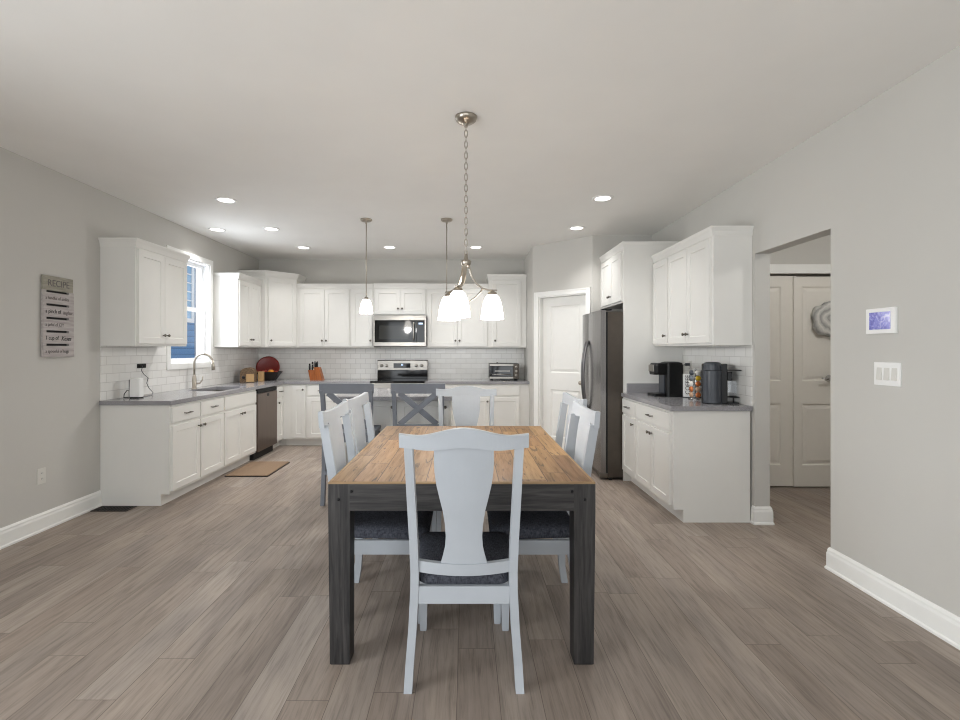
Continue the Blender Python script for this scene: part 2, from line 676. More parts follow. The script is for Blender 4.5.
# baseboards
def baseboard(p, q, out, name, label):
    """From p to q (x, y) standing off a wall; out is the direction away from the wall."""
    p, q, out = Vector(p), Vector(q), Vector(out)
    prof = [(0, 0), (0.022, 0), (0.022, 0.012), (0.016, 0.02), (0.016, 0.098), (0.012, 0.112), (0.012, 0.122), (0.005, 0.137), (0, 0.137)]
    mb = MB()
    mb.loft([[(a.x + out.x * d, a.y + out.y * d, z) for d, z in prof] for a in (p, q)])
    return struct(mb, name, 'trim', label, 'baseboard')


baseboard((XL, 1.1), (XL, 4.168), (1, 0), 'baseboard_left', 'white baseboard along the left wall up to the counter end')
mb = MB()
prof = [(0, 0), (0.022, 0), (0.022, 0.012), (0.016, 0.02), (0.016, 0.098), (0.012, 0.112), (0.012, 0.122), (0.005, 0.137), (0, 0.137)]


def bb_path(mb, pts):
    loops = []
    for (x, y, ox, oy) in pts:
        loops.append([(x + ox * d, y + oy * d, z) for d, z in prof])
    mb.loft(loops)


bb_path(mb, [(XR, 3.766, -1, 0), (XR, OY1, -1, -1), (XR + 0.115, OY1, 1, -1), (XR + 0.115, OY1 + 0.6, 1, 0)])
struct(mb, 'baseboard_jamb', 'trim', 'white baseboard wrapping the wall end beside the coffee counter', 'baseboard')
mb = MB()
bb_path(mb, [(XR, YN, -1, 0), (XR, OY0, -1, 1), (XR + 0.115, OY0, 1, 1), (XR + 0.115, OY0 - 0.9, 1, 0)])
struct(mb, 'baseboard_right', 'trim', 'white baseboard along the right wall below the switch plate', 'baseboard')

# kitchen window
cs = 0.062
wroot = bpy.data.objects.new('window_1', None)
COL.objects.link(wroot)
wroot['kind'] = 'structure'
tag(wroot, 'white double-hung window over the sink', 'window')
mb = MB()
x0, x1 = XL, XL + 0.018
mb.box(x0, x1, WY0 - cs, WY0, WZ0 - cs, WZ1 + cs, 0.003).box(x0, x1, WY1, WY1 + cs, WZ0 - cs, WZ1 + cs, 0.003)
mb.box(x0, x1, WY0, WY1, WZ1, WZ1 + cs, 0.003).box(x0, x1, WY0, WY1, WZ0 - cs, WZ0, 0.003)
mb.build('casing', 'trim', wroot)
mb = MB()
e = 0.012
mb.box(XL - 0.15, XL, WY0, WY0 + e, WZ0, WZ1).box(XL - 0.15, XL, WY1 - e, WY1, WZ0, WZ1).box(XL - 0.15, XL, WY0 + e, WY1 - e, WZ0, WZ0 + e).box(XL - 0.15, XL, WY0 + e, WY1 - e, WZ1 - e, WZ1)
mb.build('jamb', 'vinyl', wroot)
zm = 1.835


def sash(xa, za, zb, nm):
    mb = MB()
    f = 0.042
    a, b = WY0 + 0.014, WY1 - 0.014
    mb.box(xa, xa + 0.03, a, a + f, za, zb).box(xa, xa + 0.03, b - f, b, za, zb).box(xa, xa + 0.03, a + f, b - f, za, za + f).box(xa, xa + 0.03, a + f, b - f, zb - f, zb)
    s = mb.build('sash', 'vinyl', wroot)
    MB().box(xa + 0.013, xa + 0.017, a + f, b - f, za + f, zb - f).build('pane', 'glass', s)


sash(XL - 0.10, zm - 0.02, WZ1 - 0.014, 'upper')
sash(XL - 0.066, WZ0 + 0.014, zm + 0.022, 'lower')

# outside the kitchen window
house = thing('neighbor_house', (-7.0, 9.0, 0), 0, 'blue-sided neighboring house seen through the kitchen window', 'house')
MB().box(-6, 0, -7, 3.38, -0.6, 4.2).build('siding_wall', 'siding', house)
MB().box(-6.0, 0.03, 3.38, 3.52, -0.6, 4.2).build('corner_board', 'trim', house)
MB().loft([[(0.4, -7.3, 4.2), (0.4, 3.9, 4.2), (0.4, 3.9, 4.35), (0.4, -7.3, 4.35)], [(-6.4, -7.3, 6.4), (-6.4, 3.9, 6.4), (-6.4, 3.9, 6.55), (-6.4, -7.3, 6.55)]]).build('roof', 'greyplastic', house)
mb = MB()
mb.box(0.0, 0.04, 1.2, 3.3, 2.05, 2.15).box(0.0, 0.04, 1.2, 3.3, 3.7, 3.8).box(0.0, 0.04, 1.2, 1.3, 2.15, 3.7).box(0.0, 0.04, 3.2, 3.3, 2.15, 3.7)
for k in range(1, 7):
    mb.box(0.01, 0.035, 1.3, 3.2, 2.15 + k * 0.22, 2.175 + k * 0.22)
for k in range(1, 5):
    mb.box(0.01, 0.035, 1.3 + k * 0.38, 1.33 + k * 0.38, 2.15, 3.7)
fw = mb.build('window', 'vinyl', house)
MB().box(0.0, 0.008, 1.3, 3.2, 2.15, 3.7).build('pane', 'palepane', fw)
struct(MB().box(-24, XL - 0.15, -8, 26, -0.7, -0.6), 'ground_outside', 'mat_fabric', 'bare ground outside the kitchen window', 'ground')

# pantry door
pd = bpy.data.objects.new('door_1', None)
pd.matrix_world = MP
COL.objects.link(pd)
pd['kind'] = 'structure'
tag(pd, 'white two-panel pantry door in the angled wall beside the refrigerator', 'door')
mb = MB()
c = 0.06
mb.box(PD0 - c, PD0, -0.018, 0, 0, PDZ + c, 0.003).box(PD1, PD1 + c, -0.018, 0, 0, PDZ + c, 0.003).box(PD0, PD1, -0.018, 0, PDZ, PDZ + c, 0.003)
mb.box(PD0 - c, PD0 - c + 0.015, -0.024, 0, 0, PDZ + c).box(PD1 + c - 0.015, PD1 + c, -0.024, 0, 0, PDZ + c).box(PD0 - c, PD1 + c, -0.024, 0, PDZ + c - 0.015, PDZ + c)
mb.build('door_casing', 'trim', pd)
mb = MB()
mb.box(PD0, PD0 + 0.015, 0, 0.11, 0, PDZ).box(PD1 - 0.015, PD1, 0, 0.11, 0, PDZ).box(PD0 + 0.015, PD1 - 0.015, 0, 0.11, PDZ - 0.015, PDZ)
mb.build('jamb', 'trim', pd)


def panel_door(mb, x0, x1, z0, z1, y0, t, panels):
    """Stile-and-rail slab whose front is at y0; panels are (xa, xb, za, zb) sunk fields with a bevelled raised centre."""
    xs = sorted({x0, x1} | {p[0] for p in panels} | {p[1] for p in panels})
    zs = sorted({z0, z1} | {p[2] for p in panels} | {p[3] for p in panels})
    for i in range(len(xs) - 1):
        for j in range(len(zs) - 1):
            cx, cz = (xs[i] + xs[i + 1]) / 2, (zs[j] + zs[j + 1]) / 2
            if not any(a < cx < b and za < cz < zb for a, b, za, zb in panels):
                mb.box(xs[i], xs[i + 1], y0, y0 + t, zs[j], zs[j + 1])
    for a, b, za, zb in panels:
        def rc(d, y):
            return [(a + d, y, za + d), (b - d, y, za + d), (b - d, y, zb - d), (a + d, y, zb - d)]
        mb.loft([rc(0, y0 + t), rc(0, y0), rc(0.012, y0 + 0.010), rc(0.022, y0 + 0.010), rc(0.05, y0 + 0.003)])


mb = MB()
dx0, dx1 = PD0 + 0.018, PD1 - 0.018
panel_door(mb, dx0, dx1, 0.012, PDZ - 0.018, 0.075, 0.034, [(dx0 + 0.115, dx1 - 0.115, 1.06, 1.93), (dx0 + 0.115, dx1 - 0.115, 0.22, 0.84)])
slab = mb.build('slab', 'door_paint', pd)
mb = MB()
mb.lathe([(0.026, 0.0), (0.026, -0.006), (0.011, -0.01), (0.010, -0.03), (0.024, -0.038), (0.027, -0.05), (0.02, -0.06), (0.001, -0.063)], 16, (dx1 - 0.085, 0.075, 0.945), axis='Y')
mb.build('knob', 'nickel', slab)

# hall closet: header, two sliding doors
hd = bpy.data.objects.new('door_2', None)
hd.location = (0, HY, 0)
COL.objects.link(hd)
hd['kind'] = 'structure'
tag(hd, 'off-white sliding closet door, rear leaf beside the opening jamb in the hall', 'door')
mb = MB()
panel_door(mb, 2.42, 3.26, 0.012, 2.085, 0.018, 0.035, [(2.55, 3.11, 1.05, 1.98), (2.55, 3.11, 0.22, 0.826)])
mb.build('slab', 'closet', hd)
MB().box(2.42, 3.96, 0.010, 0.055, 2.090, 2.10).build('track', 'darkmetal', hd)
hd2 = bpy.data.objects.new('door_3', None)
hd2.location = (0, HY, 0)
COL.objects.link(hd2)
hd2['kind'] = 'structure'
tag(hd2, 'off-white closet door with chrome lever and round grey hanging in the hall', 'door')
mb = MB()
panel_door(mb, 3.225, 3.97, 0.012, 2.076, 0.002, 0.0155, [(3.305, 3.86, 1.05, 1.98), (3.305, 3.86, 0.22, 0.826)])
s2 = mb.build('slab', 'closet', hd2)
mb = MB()
mb.lathe([(0.028, 0.002), (0.028, -0.012), (0.012, -0.016), (0.011, -0.065)], 16, (3.565, 0, 1.08), axis='Y')
mb.tube([(3.565, -0.06, 1.08), (3.53, -0.066, 1.083), (3.49, -0.066, 1.078), (3.455, -0.06, 1.08)], [0.011, 0.009, 0.008, 0.008])
mb.build('lever_handle', 'chrome', s2)
struct(MB().box(2.37, 4.05, HY - 0.02, HY + 0.06, 2.105, 2.195, 0.003), 'trim_1', 'trim', 'white header casing above the hall closet doors', 'trim')
mb = MB()
mb.X = Matrix.Translation((3.565, HY - 0.03, 1.655))
lp = []
for rr, y in ((0.175, 0.028), (0.178, -0.004), (0.15, -0.016), (0.11, -0.010), (0.07, -0.022), (0.03, -0.016)):
    lp.append([(rr * (1 + 0.07 * math.sin(5 * a + 1) + 0.03 * math.sin(11 * a)) * math.cos(a) * 1.0, y, rr * (1 + 0.07 * math.sin(5 * a + 1) + 0.03 * math.sin(11 * a)) * math.sin(a)) for a in [2 * PI * i / 48 for i in range(48)]])
mb.X = Matrix()
mb.loft(lp, True)
wr = mb.build('door_hanging', 'agate')
wr.location = (3.565, HY - 0.03, 1.655)
tag(wr, 'round grey marbled decoration hanging on the hall closet door', 'door decoration')

# backsplash tile
struct(MB().box(XL, XL + 0.008, 4.17, YB, 0.914, WZ0 - cs).box(XL, XL + 0.008, 4.17, WY0 - cs, WZ0 - cs, 1.392).box(XL, XL + 0.008, WY1 + cs, YB, WZ0 - cs, 1.392), 'trim_2', 'tile_y', 'white subway tile backsplash on the left wall below the window', 'tile')
struct(MB().box(XL + 0.008, PX, YB - 0.008, YB, 0.914, 1.40), 'trim_3', 'tile_x', 'white subway tile backsplash on the back wall behind the range', 'tile')
struct(MB().box(XR - 0.008, XR, 3.77, 4.965, 0.914, 1.392), 'trim_4', 'tile_y', 'white subway tile backsplash behind the coffee makers', 'tile')

# ------------------------------------------------------------------ cabinets


def shaker(mb, x0, x1, z0, z1, y0=0.0, t=0.02, fr=0.056, rec=0.008):
    def rc(d, y):
        return [(x0 + d, y, z0 + d), (x1 - d, y, z0 + d), (x1 - d, y, z1 - d), (x0 + d, y, z1 - d)]
    mb.loft([rc(0, y0), rc(0, y0 - t + 0.002), rc(0.002, y0 - t), rc(fr, y0 - t), rc(fr + 0.004, y0 - t + rec)])
    return mb


def slab_front(mb, x0, x1, z0, z1, y0=0.0, t=0.02):
    def rc(d, y):
        return [(x0 + d, y, z0 + d), (x1 - d, y, z0 + d), (x1 - d, y, z1 - d), (x0 + d, y, z1 - d)]
    mb.loft([rc(0, y0), rc(0, y0 - t + 0.003), rc(0.003, y0 - t)])
    return mb


def knob(x, z, parent, y=-0.02):
    MB().lathe([(0.006, y), (0.005, y - 0.014), (0.013, y - 0.018), (0.015, y - 0.024), (0.010, y - 0.029), (0.0005, y - 0.030)], 12, (x, 0, z), axis='Y').build('knob', 'darkmetal', parent)


def pull(x, z, parent, y=-0.02, half=0.055):
    mb = MB()
    for s in (-1, 1):
        mb.tube([(x + s * half * 0.8, y, z), (x + s * half * 0.8, y - 0.027, z)], 0.0045, 8)
    mb.tube([(x - half, y - 0.024, z), (x - half * 0.8, y - 0.028, z), (x + half * 0.8, y - 0.028, z), (x + half, y - 0.024, z)], 0.0055, 8)
    mb.build('pull', 'darkmetal', parent)


def base_cab(name, loc, rz, w, label, doors, drawers, depth=0.6, group='white base cabinets', zd=0.69, sinkfront=False):
    """doors: list of (x0, x1, knob_x) ; drawers: list of (x0, x1, pull?)"""
    r = thing(name, loc, rz, label, 'cabinet', group)
    mb = MB()
    prof = [(0, 0.10), (0, 0.876), (depth, 0.876), (depth, 0.0), (0.075, 0.0), (0.075, 0.10)]
    if sinkfront:
        mb.loft([[(x, y, z) for y, z in prof] for x in (0, 0.015)])
        mb.loft([[(x, y, z) for y, z in prof] for x in (w - 0.015, w)])
        mb.box(0.015, w - 0.015, 0, 0.018, 0.10, 0.876).box(0.015, w - 0.015, 0.018, depth, 0.10, 0.118).box(0.015, w - 0.015, 0.075, 0.09, 0, 0.10)
    else:
        mb.loft([[(x, y, z) for y, z in prof] for x in (0, w)])
    mb.build('carcass', 'cab', r)
    for x0, x1, has in drawers:
        d = slab_front(MB(), x0, x1, 0.715, 0.855).build('drawer', 'cab', r)
        if has:
            pull((x0 + x1) / 2, 0.785, d)
    for x0, x1, kx in doors:
        zt = zd if drawers else 0.855
        d = shaker(MB(), x0, x1, 0.125, zt).build('door', 'cab', r)
        if kx is not None:
            knob(kx, zt - 0.055, d)
    return r


def upper_cab(name, loc, rz, w, zb, zt, label, doors, depth=0.304, crown=(True, True), group='white upper cabinets', cr=0.045):
    r = thing(name, loc, rz, label, 'cabinet', group)
    MB().box(0, w, 0, depth, zb, zt).build('carcass', 'cab', r)
    if cr:
        l, rr = (-0.022 if crown[0] else 0.0), (0.022 if crown[1] else 0.0)
        l2, r2 = (-0.006 if crown[0] else 0.0), (0.006 if crown[1] else 0.0)

        def rc(a, b, f, z):
            return [(a, f, z), (w + b, f, z), (w + b, depth, z), (a, depth, z)]
        mb = MB()
        mb.loft([rc(l2, r2, -0.006, zt - 0.03), rc(l2, r2, -0.010, zt - 0.022), rc(l * 0.45, rr * 0.45, -0.018, zt + 0.008), rc(l, rr, -0.03, zt + cr - 0.012), rc(l, rr, -0.03, zt + cr)])
        mb.build('crown', 'cab', r)
    for x0, x1, kx in doors:
        d = shaker(MB(), x0, x1, zb + 0.02, zt - 0.045).build('door', 'cab', r)
        if kx is not None:
            knob(kx, zb + 0.10, d)
    return r


XF = -2.577
R90 = PI / 2
W1 = 0.457 * 2
base_cab('base_cabinet', (XF, 4.17, 0), R90, W1, 'white base cabinet at the open end of the sink counter, two drawers over two doors',
         [(0.015, 0.446, 0.416), (0.468, 0.899, 0.498)], [(0.015, 0.446, True), (0.468, 0.899, True)])
base_cab('sink_cabinet', (XF, 5.084, 0), R90, 0.795, 'white sink base cabinet under the window, two doors and a plain top panel',
         [(0.015, 0.39, 0.36), (0.394, 0.772, 0.424)], [(0.015, 0.772, False)], sinkfront=True)
base_cab('base_cabinet', (XF, 6.488, 0), R90, 0.258, 'narrow white base cabinet between dishwasher and corner, one drawer over one door',
         [(0.012, 0.235, 0.04)], [(0.012, 0.235, True)])
# blind corner + back run (face y = 6.75)
YF = 6.75
r = base_cab('corner_cabinet', (XF + 0.001, YF, 0), 0, 0.335, 'white corner base cabinet with a single full-height door',
             [(0.135, 0.325, 0.293)], [])
MB().box(-0.09, 0.01, 0.075, 0.09, 0, 0.10).box(-0.09, -0.0755, 0.0, 0.075, 0, 0.10).build('toe_filler', 'cab', r)
base_cab('base_cabinet', (-2.24, YF, 0), 0, 0.45, 'white base cabinet below the knife block, one drawer over one door',
         [(0.012, 0.438, 0.40)], [(0.012, 0.438, True)])
base_cab('base_cabinet', (-1.79, YF, 0), 0, 0.448, 'white base cabinet just left of the range, one drawer over one door',
         [(0.012, 0.436, 0.05)], [(0.012, 0.436, True)])
base_cab('base_cabinet', (-0.573, YF, 0), 0, 0.453, 'white base cabinet just right of the range, one drawer over one door',
         [(0.012, 0.441, 0.40)], [(0.012, 0.441, True)])
base_cab('base_cabinet', (-0.12, YF, 0), 0, 1.009, 'white base cabinet below the toaster oven, one wide drawer over two doors',
         [(0.03, 0.448, 0.42), (0.452, 0.87, 0.48)], [(0.03, 0.87, True)])

# right run, faces -X
XRF = 1.632
base_cab('base_cabinet', (XRF, 4.965, 0), -R90, 0.385, 'narrow white base cabinet of the coffee counter beside the refrigerator panel',
         [(0.012, 0.373, 0.335)], [(0.012, 0.373, True)])
base_cab('base_cabinet', (XRF, 4.58, 0), -R90, 0.81, 'wide white base cabinet at the open end of the coffee counter',
         [(0.012, 0.388, 0.36), (0.392, 0.77, 0.42)], [(0.012, 0.77, True)])

# uppers
upper_cab('upper_cabinet', (-2.874, 4.17, 0), R90, 0.765, 1.392, 2.282, 'white two-door upper cabinet left of the kitchen window',
          [(0.02, 0.38, 0.352), (0.384, 0.745, 0.412)])
upper_cab('upper_cabinet', (-2.874, 6.05, 0), R90, 0.668, 1.392, 2.282, 'white two-door upper cabinet between the window and the corner',
          [(0.015, 0.325, 0.297), (0.329, 0.64, 0.357)], crown=(True, False))
cc = thing('corner_upper_cabinet', (-2.81, 6.721, 0), PI / 4, 'tall white corner upper cabinet with one diagonal door', 'cabinet', 'white upper cabinets')
RI = Matrix.Rotation(-PI / 4, 4, 'Z') @ Matrix.Translation((2.81, -6.721, 0))
poly = [(XL + 0.001, 6.721), (-2.81, 6.721), (-2.485, 7.046), (-2.485, YB - 0.001), (XL + 0.001, YB - 0.001)]
MB(RI).prism(poly, 1.392, 2.42).build('carcass', 'cab', cc)
mb = MB(RI)


def offp(d):
    return [(XL + 0.001, 6.721 - d), (-2.81 + d * 0.41, 6.721 - d), (-2.485 + d, 7.046 - d * 0.41), (-2.485 + d, YB - 0.001), (XL + 0.001, YB - 0.001)]


mb.loft([[(x, y, z) for x, y in offp(d)] for d, z in ((0.004, 2.39), (0.008, 2.398), (0.02, 2.428), (0.038, 2.455), (0.038, 2.468))])
mb.build('crown', 'cab', cc)
Ld = 0.325 * math.sqrt(2)
d = shaker(MB(), 0.035, Ld - 0.012, 1.412, 2.375).build('door', 'cab', cc)
knob(0.068, 1.49, d)
YU = 7.054
upper_cab('upper_cabinet', (-2.484, YU, 0), 0, 0.784, 1.392, 2.282, 'white two-door upper cabinet above the knife block',
          [(0.045, 0.405, 0.377), (0.409, 0.769, 0.437)], crown=(False, False))
upper_cab('upper_cabinet', (-1.699, YU, 0), 0, 0.344, 1.392, 2.282, 'narrow one-door upper cabinet left of the microwave',
          [(0.015, 0.33, 0.30)], crown=(False, False))
upper_cab('upper_cabinet', (-1.352, YU, 0), 0, 0.772, 1.8605, 2.286, 'short two-door upper cabinet above the microwave',
          [(0.015, 0.385, 0.357), (0.389, 0.759, 0.417)], crown=(False, False))
upper_cab('upper_cabinet', (-0.579, YU, 0), 0, 0.908, 1.392, 2.282, 'white two-door upper cabinet right of the microwave',
          [(0.015, 0.452, 0.424), (0.456, 0.893, 0.484)], crown=(False, False))
upper_cab('tall_upper_cabinet', (0.330, YU, 0), 0, 0.557, 1.392, 2.42, 'tall one-door upper cabinet next to the pantry wall',
          [(0.06, 0.475, 0.095)], crown=(True, False))
upper_cab('upper_cabinet', (1.944, 4.965, 0), -R90, 1.195, 1.392, 2.282, 'white three-door upper cabinet above the coffee makers',
          [(0.012, 0.36, 0.325), (0.385, 0.775, 0.747), (0.779, 1.165, 0.807)], crown=(False, True))

# refrigerator surround: panel + cabinet above
fc = upper_cab('refrigerator_cabinet', (1.643, YA - 0.001, 0), -R90, 0.842, 1.85, 2.43, 'deep white two-door cabinet with tall end panel around the refrigerator',
               [(0.02, 0.395, 0.367), (0.399, 0.775, 0.427)], depth=0.605, crown=(False, True))
MB().box(0.822, 0.842, -0.012, 0.605, 0, 1.85).box(0.822, 0.8425, -0.012, 0, 1.85, 2.40).build('end_panel', 'cab', fc)

# ------------------------------------------------------------------ island
isl = thing('kitchen_island', (-0.68, 4.78, 0), 0, 'white kitchen island base under the grey top behind the two stools', 'island')
prof = [(0, 0.0), (0, 0.876), (0.62, 0.876), (0.62, 0.10), (0.55, 0.10), (0.55, 0.0)]
MB().loft([[(x, y, z) for y, z in prof] for x in (-0.53, 0.53)]).build('carcass', 'cab', isl)
for x0, x1, kx in ((-0.515, -0.012, -0.05), (0.012, 0.515, 0.475)):
    d = shaker(MB(), x0, x1, 0.12, 0.85).build('door', 'cab', isl)
    knob(kx, 0.79, d)


def counter(name, pieces, label):
    mb = MB()
    for p in pieces:
        if len(p) == 4 and not isinstance(p[0], tuple):
            mb.box(p[0], p[1], p[2], p[3], 0.876, 0.914)
        else:
            mb.prism(p, 0.876, 0.914)
    o = mb.build(name, 'quartz')
    return tag(o, label, 'countertop')


counter('island_countertop', [(-1.27, -0.12, 4.54, 5.55)], 'grey stone top of the kitchen island under the pendant lights')
CF = XF + 0.026
SX0, SX1, SY0, SY1 = -3.02, -2.64, 5.14, 5.80
xw = XL + 0.008
cl = counter('countertop', [
    (xw, SX0, 4.15, YB - 0.008), (SX1, CF, 4.15, YF - 0.026), (SX0, SX1, 4.15, SY0), (SX0, SX1, SY1, YB - 0.008),
    (SX1, -1.345, YF - 0.026, YB - 0.008)], 'grey stone countertop running from the sink around the corner to the range')
counter('countertop', [(-0.573, PX, YF - 0.026, YB - 0.008)], 'grey stone countertop under the toaster oven')
cr = counter('countertop', [(XRF - 0.026, XR - 0.008, 3.755, 4.965)], 'grey stone countertop under the coffee makers')
MB().box(XRF + 0.03, XR - 0.008, 4.947, 4.966, 0.914, 1.01).build('side_splash', 'quartz', cr)

# sink + faucet
sk = MB()
a = 0.012
zs = 0.876
sk.box(SX0 - a, SX0, SY0 - a, SY1 + a, 0.68, zs).box(SX1, SX1 + a, SY0 - a, SY1 + a, 0.68, zs).box(SX0, SX1, SY0 - a, SY0, 0.68, zs).box(SX0, SX1, SY1, SY1 + a, 0.68, zs).box(SX0 - a, SX1 + a, SY0 - a, SY1 + a, 0.668, 0.68)
so = sk.build('sink', 'steel')
tag(so, 'stainless undermount sink in the grey counter below the window', 'sink')
MB().lathe([(0.045, 0.6801), (0.045, 0.684), (0.03, 0.682), (0.02, 0.681)], 16, ((SX0 + SX1) / 2, (SY0 + SY1) / 2, 0)).build('drain', 'chrome', so)
fa = thing('faucet', (-3.085, 5.45, 0.914), 0, 'brushed nickel gooseneck faucet behind the sink', 'faucet')
MB().lathe([(0.03, 0), (0.03, 0.006), (0.022, 0.012), (0.023, 0.10), (0.019, 0.14), (0.013, 0.16)], 16).build('base', 'nickel', fa)
pts = [(0, 0, 0.15), (0, 0, 0.25)]
for i in range(13):
    a_ = PI - PI * 0.93 * i / 12
    pts.append((0.105 + 0.105 * math.cos(a_), 0, 0.29 + 0.105 * math.sin(a_)))
MB().tube(pts, 0.0115, 12).build('spout', 'nickel', fa)
ex, ez = pts[-1][0], pts[-1][2]
MB().tube([(ex - 0.003, 0, ez + 0.01), (ex + 0.006, 0, ez - 0.05), (ex + 0.01, 0, ez - 0.10)], [0.014, 0.017, 0.02], 12).build('spray_head', 'nickel', fa)
MB().tube([(0.02, 0.0, 0.06), (0.05, 0.02, 0.062), (0.075, 0.03, 0.10), (0.08, 0.03, 0.14)], [0.012, 0.010, 0.008, 0.007], 10).build('lever', 'nickel', fa)

# ------------------------------------------------------------------ appliances
dw = thing('dishwasher', (XF, 5.884, 0), R90, 'bronze-grey stainless dishwasher between the sink and corner cabinets', 'dishwasher')
MB().box(0.004, 0.596, 0.0, 0.57, 0.10, 0.872).build('tub', 'black', dw)
dd = MB().box(0.006, 0.594, -0.028, 0.0, 0.10, 0.815, 0.004).build('door', 'bronze_steel', dw)
MB().box(0.27, 0.33, -0.030, -0.026, 0.765, 0.80, 0.001).build('badge', 'black', dd)
MB().box(0.006, 0.594, -0.024, 0.0, 0.82, 0.868, 0.004).build('control_strip', 'blackmatte', dw)
MB().box(0.006, 0.594, 0.03, 0.09, 0.0, 0.10).build('toe_panel', 'blackmatte', dw)

# range
rg = thing('range', (-0.959, 6.70, 0), 0, 'stainless electric range with black glass top below the microwave', 'range')
hw = 0.378
MB().box(-hw, hw, 0.03, 0.62, 0.03, 0.895).box(-hw + 0.03, hw - 0.03, 0.08, 0.6, 0, 0.03).build('body', 'steel', rg)
MB().box(-hw, hw, -0.005, 0.62, 0.895, 0.922, 0.004).build('cooktop', 'blackglass', rg)
od = MB().box(-hw + 0.004, hw - 0.004, -0.005, 0.03, 0.25, 0.80, 0.004).build('oven_door', 'steel', rg)
MB().box(-hw + 0.09, hw - 0.09, -0.008, -0.004, 0.34, 0.66, 0.001).build('oven_window', 'blackglass', od)
mb = MB()
for s in (-1, 1):
    mb.tube([(s * 0.31, -0.005, 0.755), (s * 0.31, -0.05, 0.755)], 0.008, 8)
mb.tube([(-0.34, -0.05, 0.755), (0.34, -0.05, 0.755)], 0.011, 10)
mb.build('oven_handle', 'steel', od)
MB().box(-hw + 0.004, hw - 0.004, -0.003, 0.03, 0.05, 0.235, 0.004).build('storage_drawer', 'steel', rg)
MB().box(-hw + 0.004, hw - 0.004, -0.003, 0.03, 0.81, 0.89, 0.004).build('front_rail', 'steel', rg)
bg = MB().box(-hw, hw, 0.55, 0.625, 1.05, 1.195, 0.006).build('backguard', 'steel', rg)
MB().box(-hw, hw, 0.545, 0.625, 0.922, 1.05, 0.003).build('backguard_base', 'blackglass', rg)
MB().box(-hw, hw, 0.545, 0.625, 1.195, 1.205, 0.002).build('backguard_cap', 'black', rg)
dp = MB().box(-0.135, 0.12, 0.546, 0.552, 1.085, 1.155, 0.001).build('display', 'blackglass', bg)
MB().box(-0.02, 0.01, 0.5445, 0.5462, 1.12, 1.145).build('clock_digits', 'clock', bg)
for x in (-0.315, -0.24, 0.21, 0.29):
    MB().lathe([(0.024, 0.551), (0.022, 0.522), (0.018, 0.518), (0.001, 0.517)], 16, (x, 0, 1.12), axis='Y').build('control_knob', 'steel', bg)

# microwave
mw = thing('microwave', (-0.960, 6.955, 1.41), 0, 'stainless over-the-range microwave with black glass door', 'microwave')
MB().box(-0.38, 0.38, 0.02, 0.395, 0.0, 0.446).build('body', 'fridge_side', mw)
MB().box(-0.38, 0.38, -0.012, 0.02, 0.375, 0.446, 0.004).build('vent_panel', 'steel', mw)
MB().box(-0.38, 0.38, -0.012, 0.02, 0.0, 0.058, 0.004).box(-0.38, -0.362, -0.012, 0.02, 0.058, 0.375).box(0.362, 0.38, -0.012, 0.02, 0.058, 0.375).build('front_frame', 'steel', mw)
dr = MB().box(-0.362, 0.24, -0.014, 0.02, 0.058, 0.375, 0.003).build('door', 'blackglass', mw)
MB().box(-0.30, 0.13, -0.0155, -0.0135, 0.10, 0.30, 0.0005).build('window', 'ovenglass', dr)
mb = MB()
mb.tube([(0.205, -0.014, 0.09), (0.205, -0.045, 0.095), (0.205, -0.05, 0.12), (0.205, -0.05, 0.31), (0.205, -0.045, 0.335), (0.205, -0.014, 0.34)], 0.011, 10)
mb.build('handle', 'steel', dr)
cp = MB().box(0.242, 0.362, -0.014, 0.02, 0.058, 0.375, 0.003).build('control_panel', 'blackglass', mw)
MB().box(0.275, 0.335, -0.0155, -0.0135, 0.315, 0.34).build('clock_digits', 'clock', cp)

# refrigerator (front faces -X): local x runs toward the camera
fr = thing('refrigerator', (1.40, 5.765, 0), -R90, 'stainless side-by-side refrigerator beside the pantry door', 'refrigerator')
FW = 0.775
MB().box(0.0, FW, 0.075, 0.80, 0.03, 1.755).build('body', 'fridge_side', fr)
MB().box(0.01, FW - 0.01, 0.09, 0.12, 0.0, 0.07).box(0.02, FW - 0.02, 0.6, 0.78, 0, 0.03).build('toe_grille', 'black', fr)
MB().box(0.005, FW - 0.005, 0.055, 0.075, 0.075, 1.75).build('gasket', 'blackmatte', fr)


def fdoor(x0, x1, hx):
    mb = MB()
    prof = []
    n = 8
    for i in range(n + 1):
        t_ = i / n
        prof.append((x0 + (x1 - x0) * t_, -0.012 * math.sin(PI * t_)))
    poly = prof + [(x1, 0.055), (x0, 0.055)]
    mb.prism([(x, y) for x, y in poly], 0.075, 1.77)
    d = mb.build('door', 'fridge_steel', fr)
    pts = []
    for i in range(17):
        t_ = i / 16
        pts.append((hx, -0.005 - 0.06 * math.sin(PI * t_) ** 0.6, 0.66 + 0.80 * t_))
    MB().tube(pts, 0.013, 10).build('handle', 'handle_steel', d)


fdoor(0.002, 0.268, 0.235)
fdoor(0.273, FW, 0.31)
MB().box(FW - 0.11, FW - 0.01, 0.0, 0.09, 0.02, 0.07, 0.01).build('hinge_foot', 'darkmetal', fr)
MB().box(FW - 0.08, FW - 0.01, 0.02, 0.12, 1.77, 1.785, 0.003).build('hinge_cover', 'black', fr)

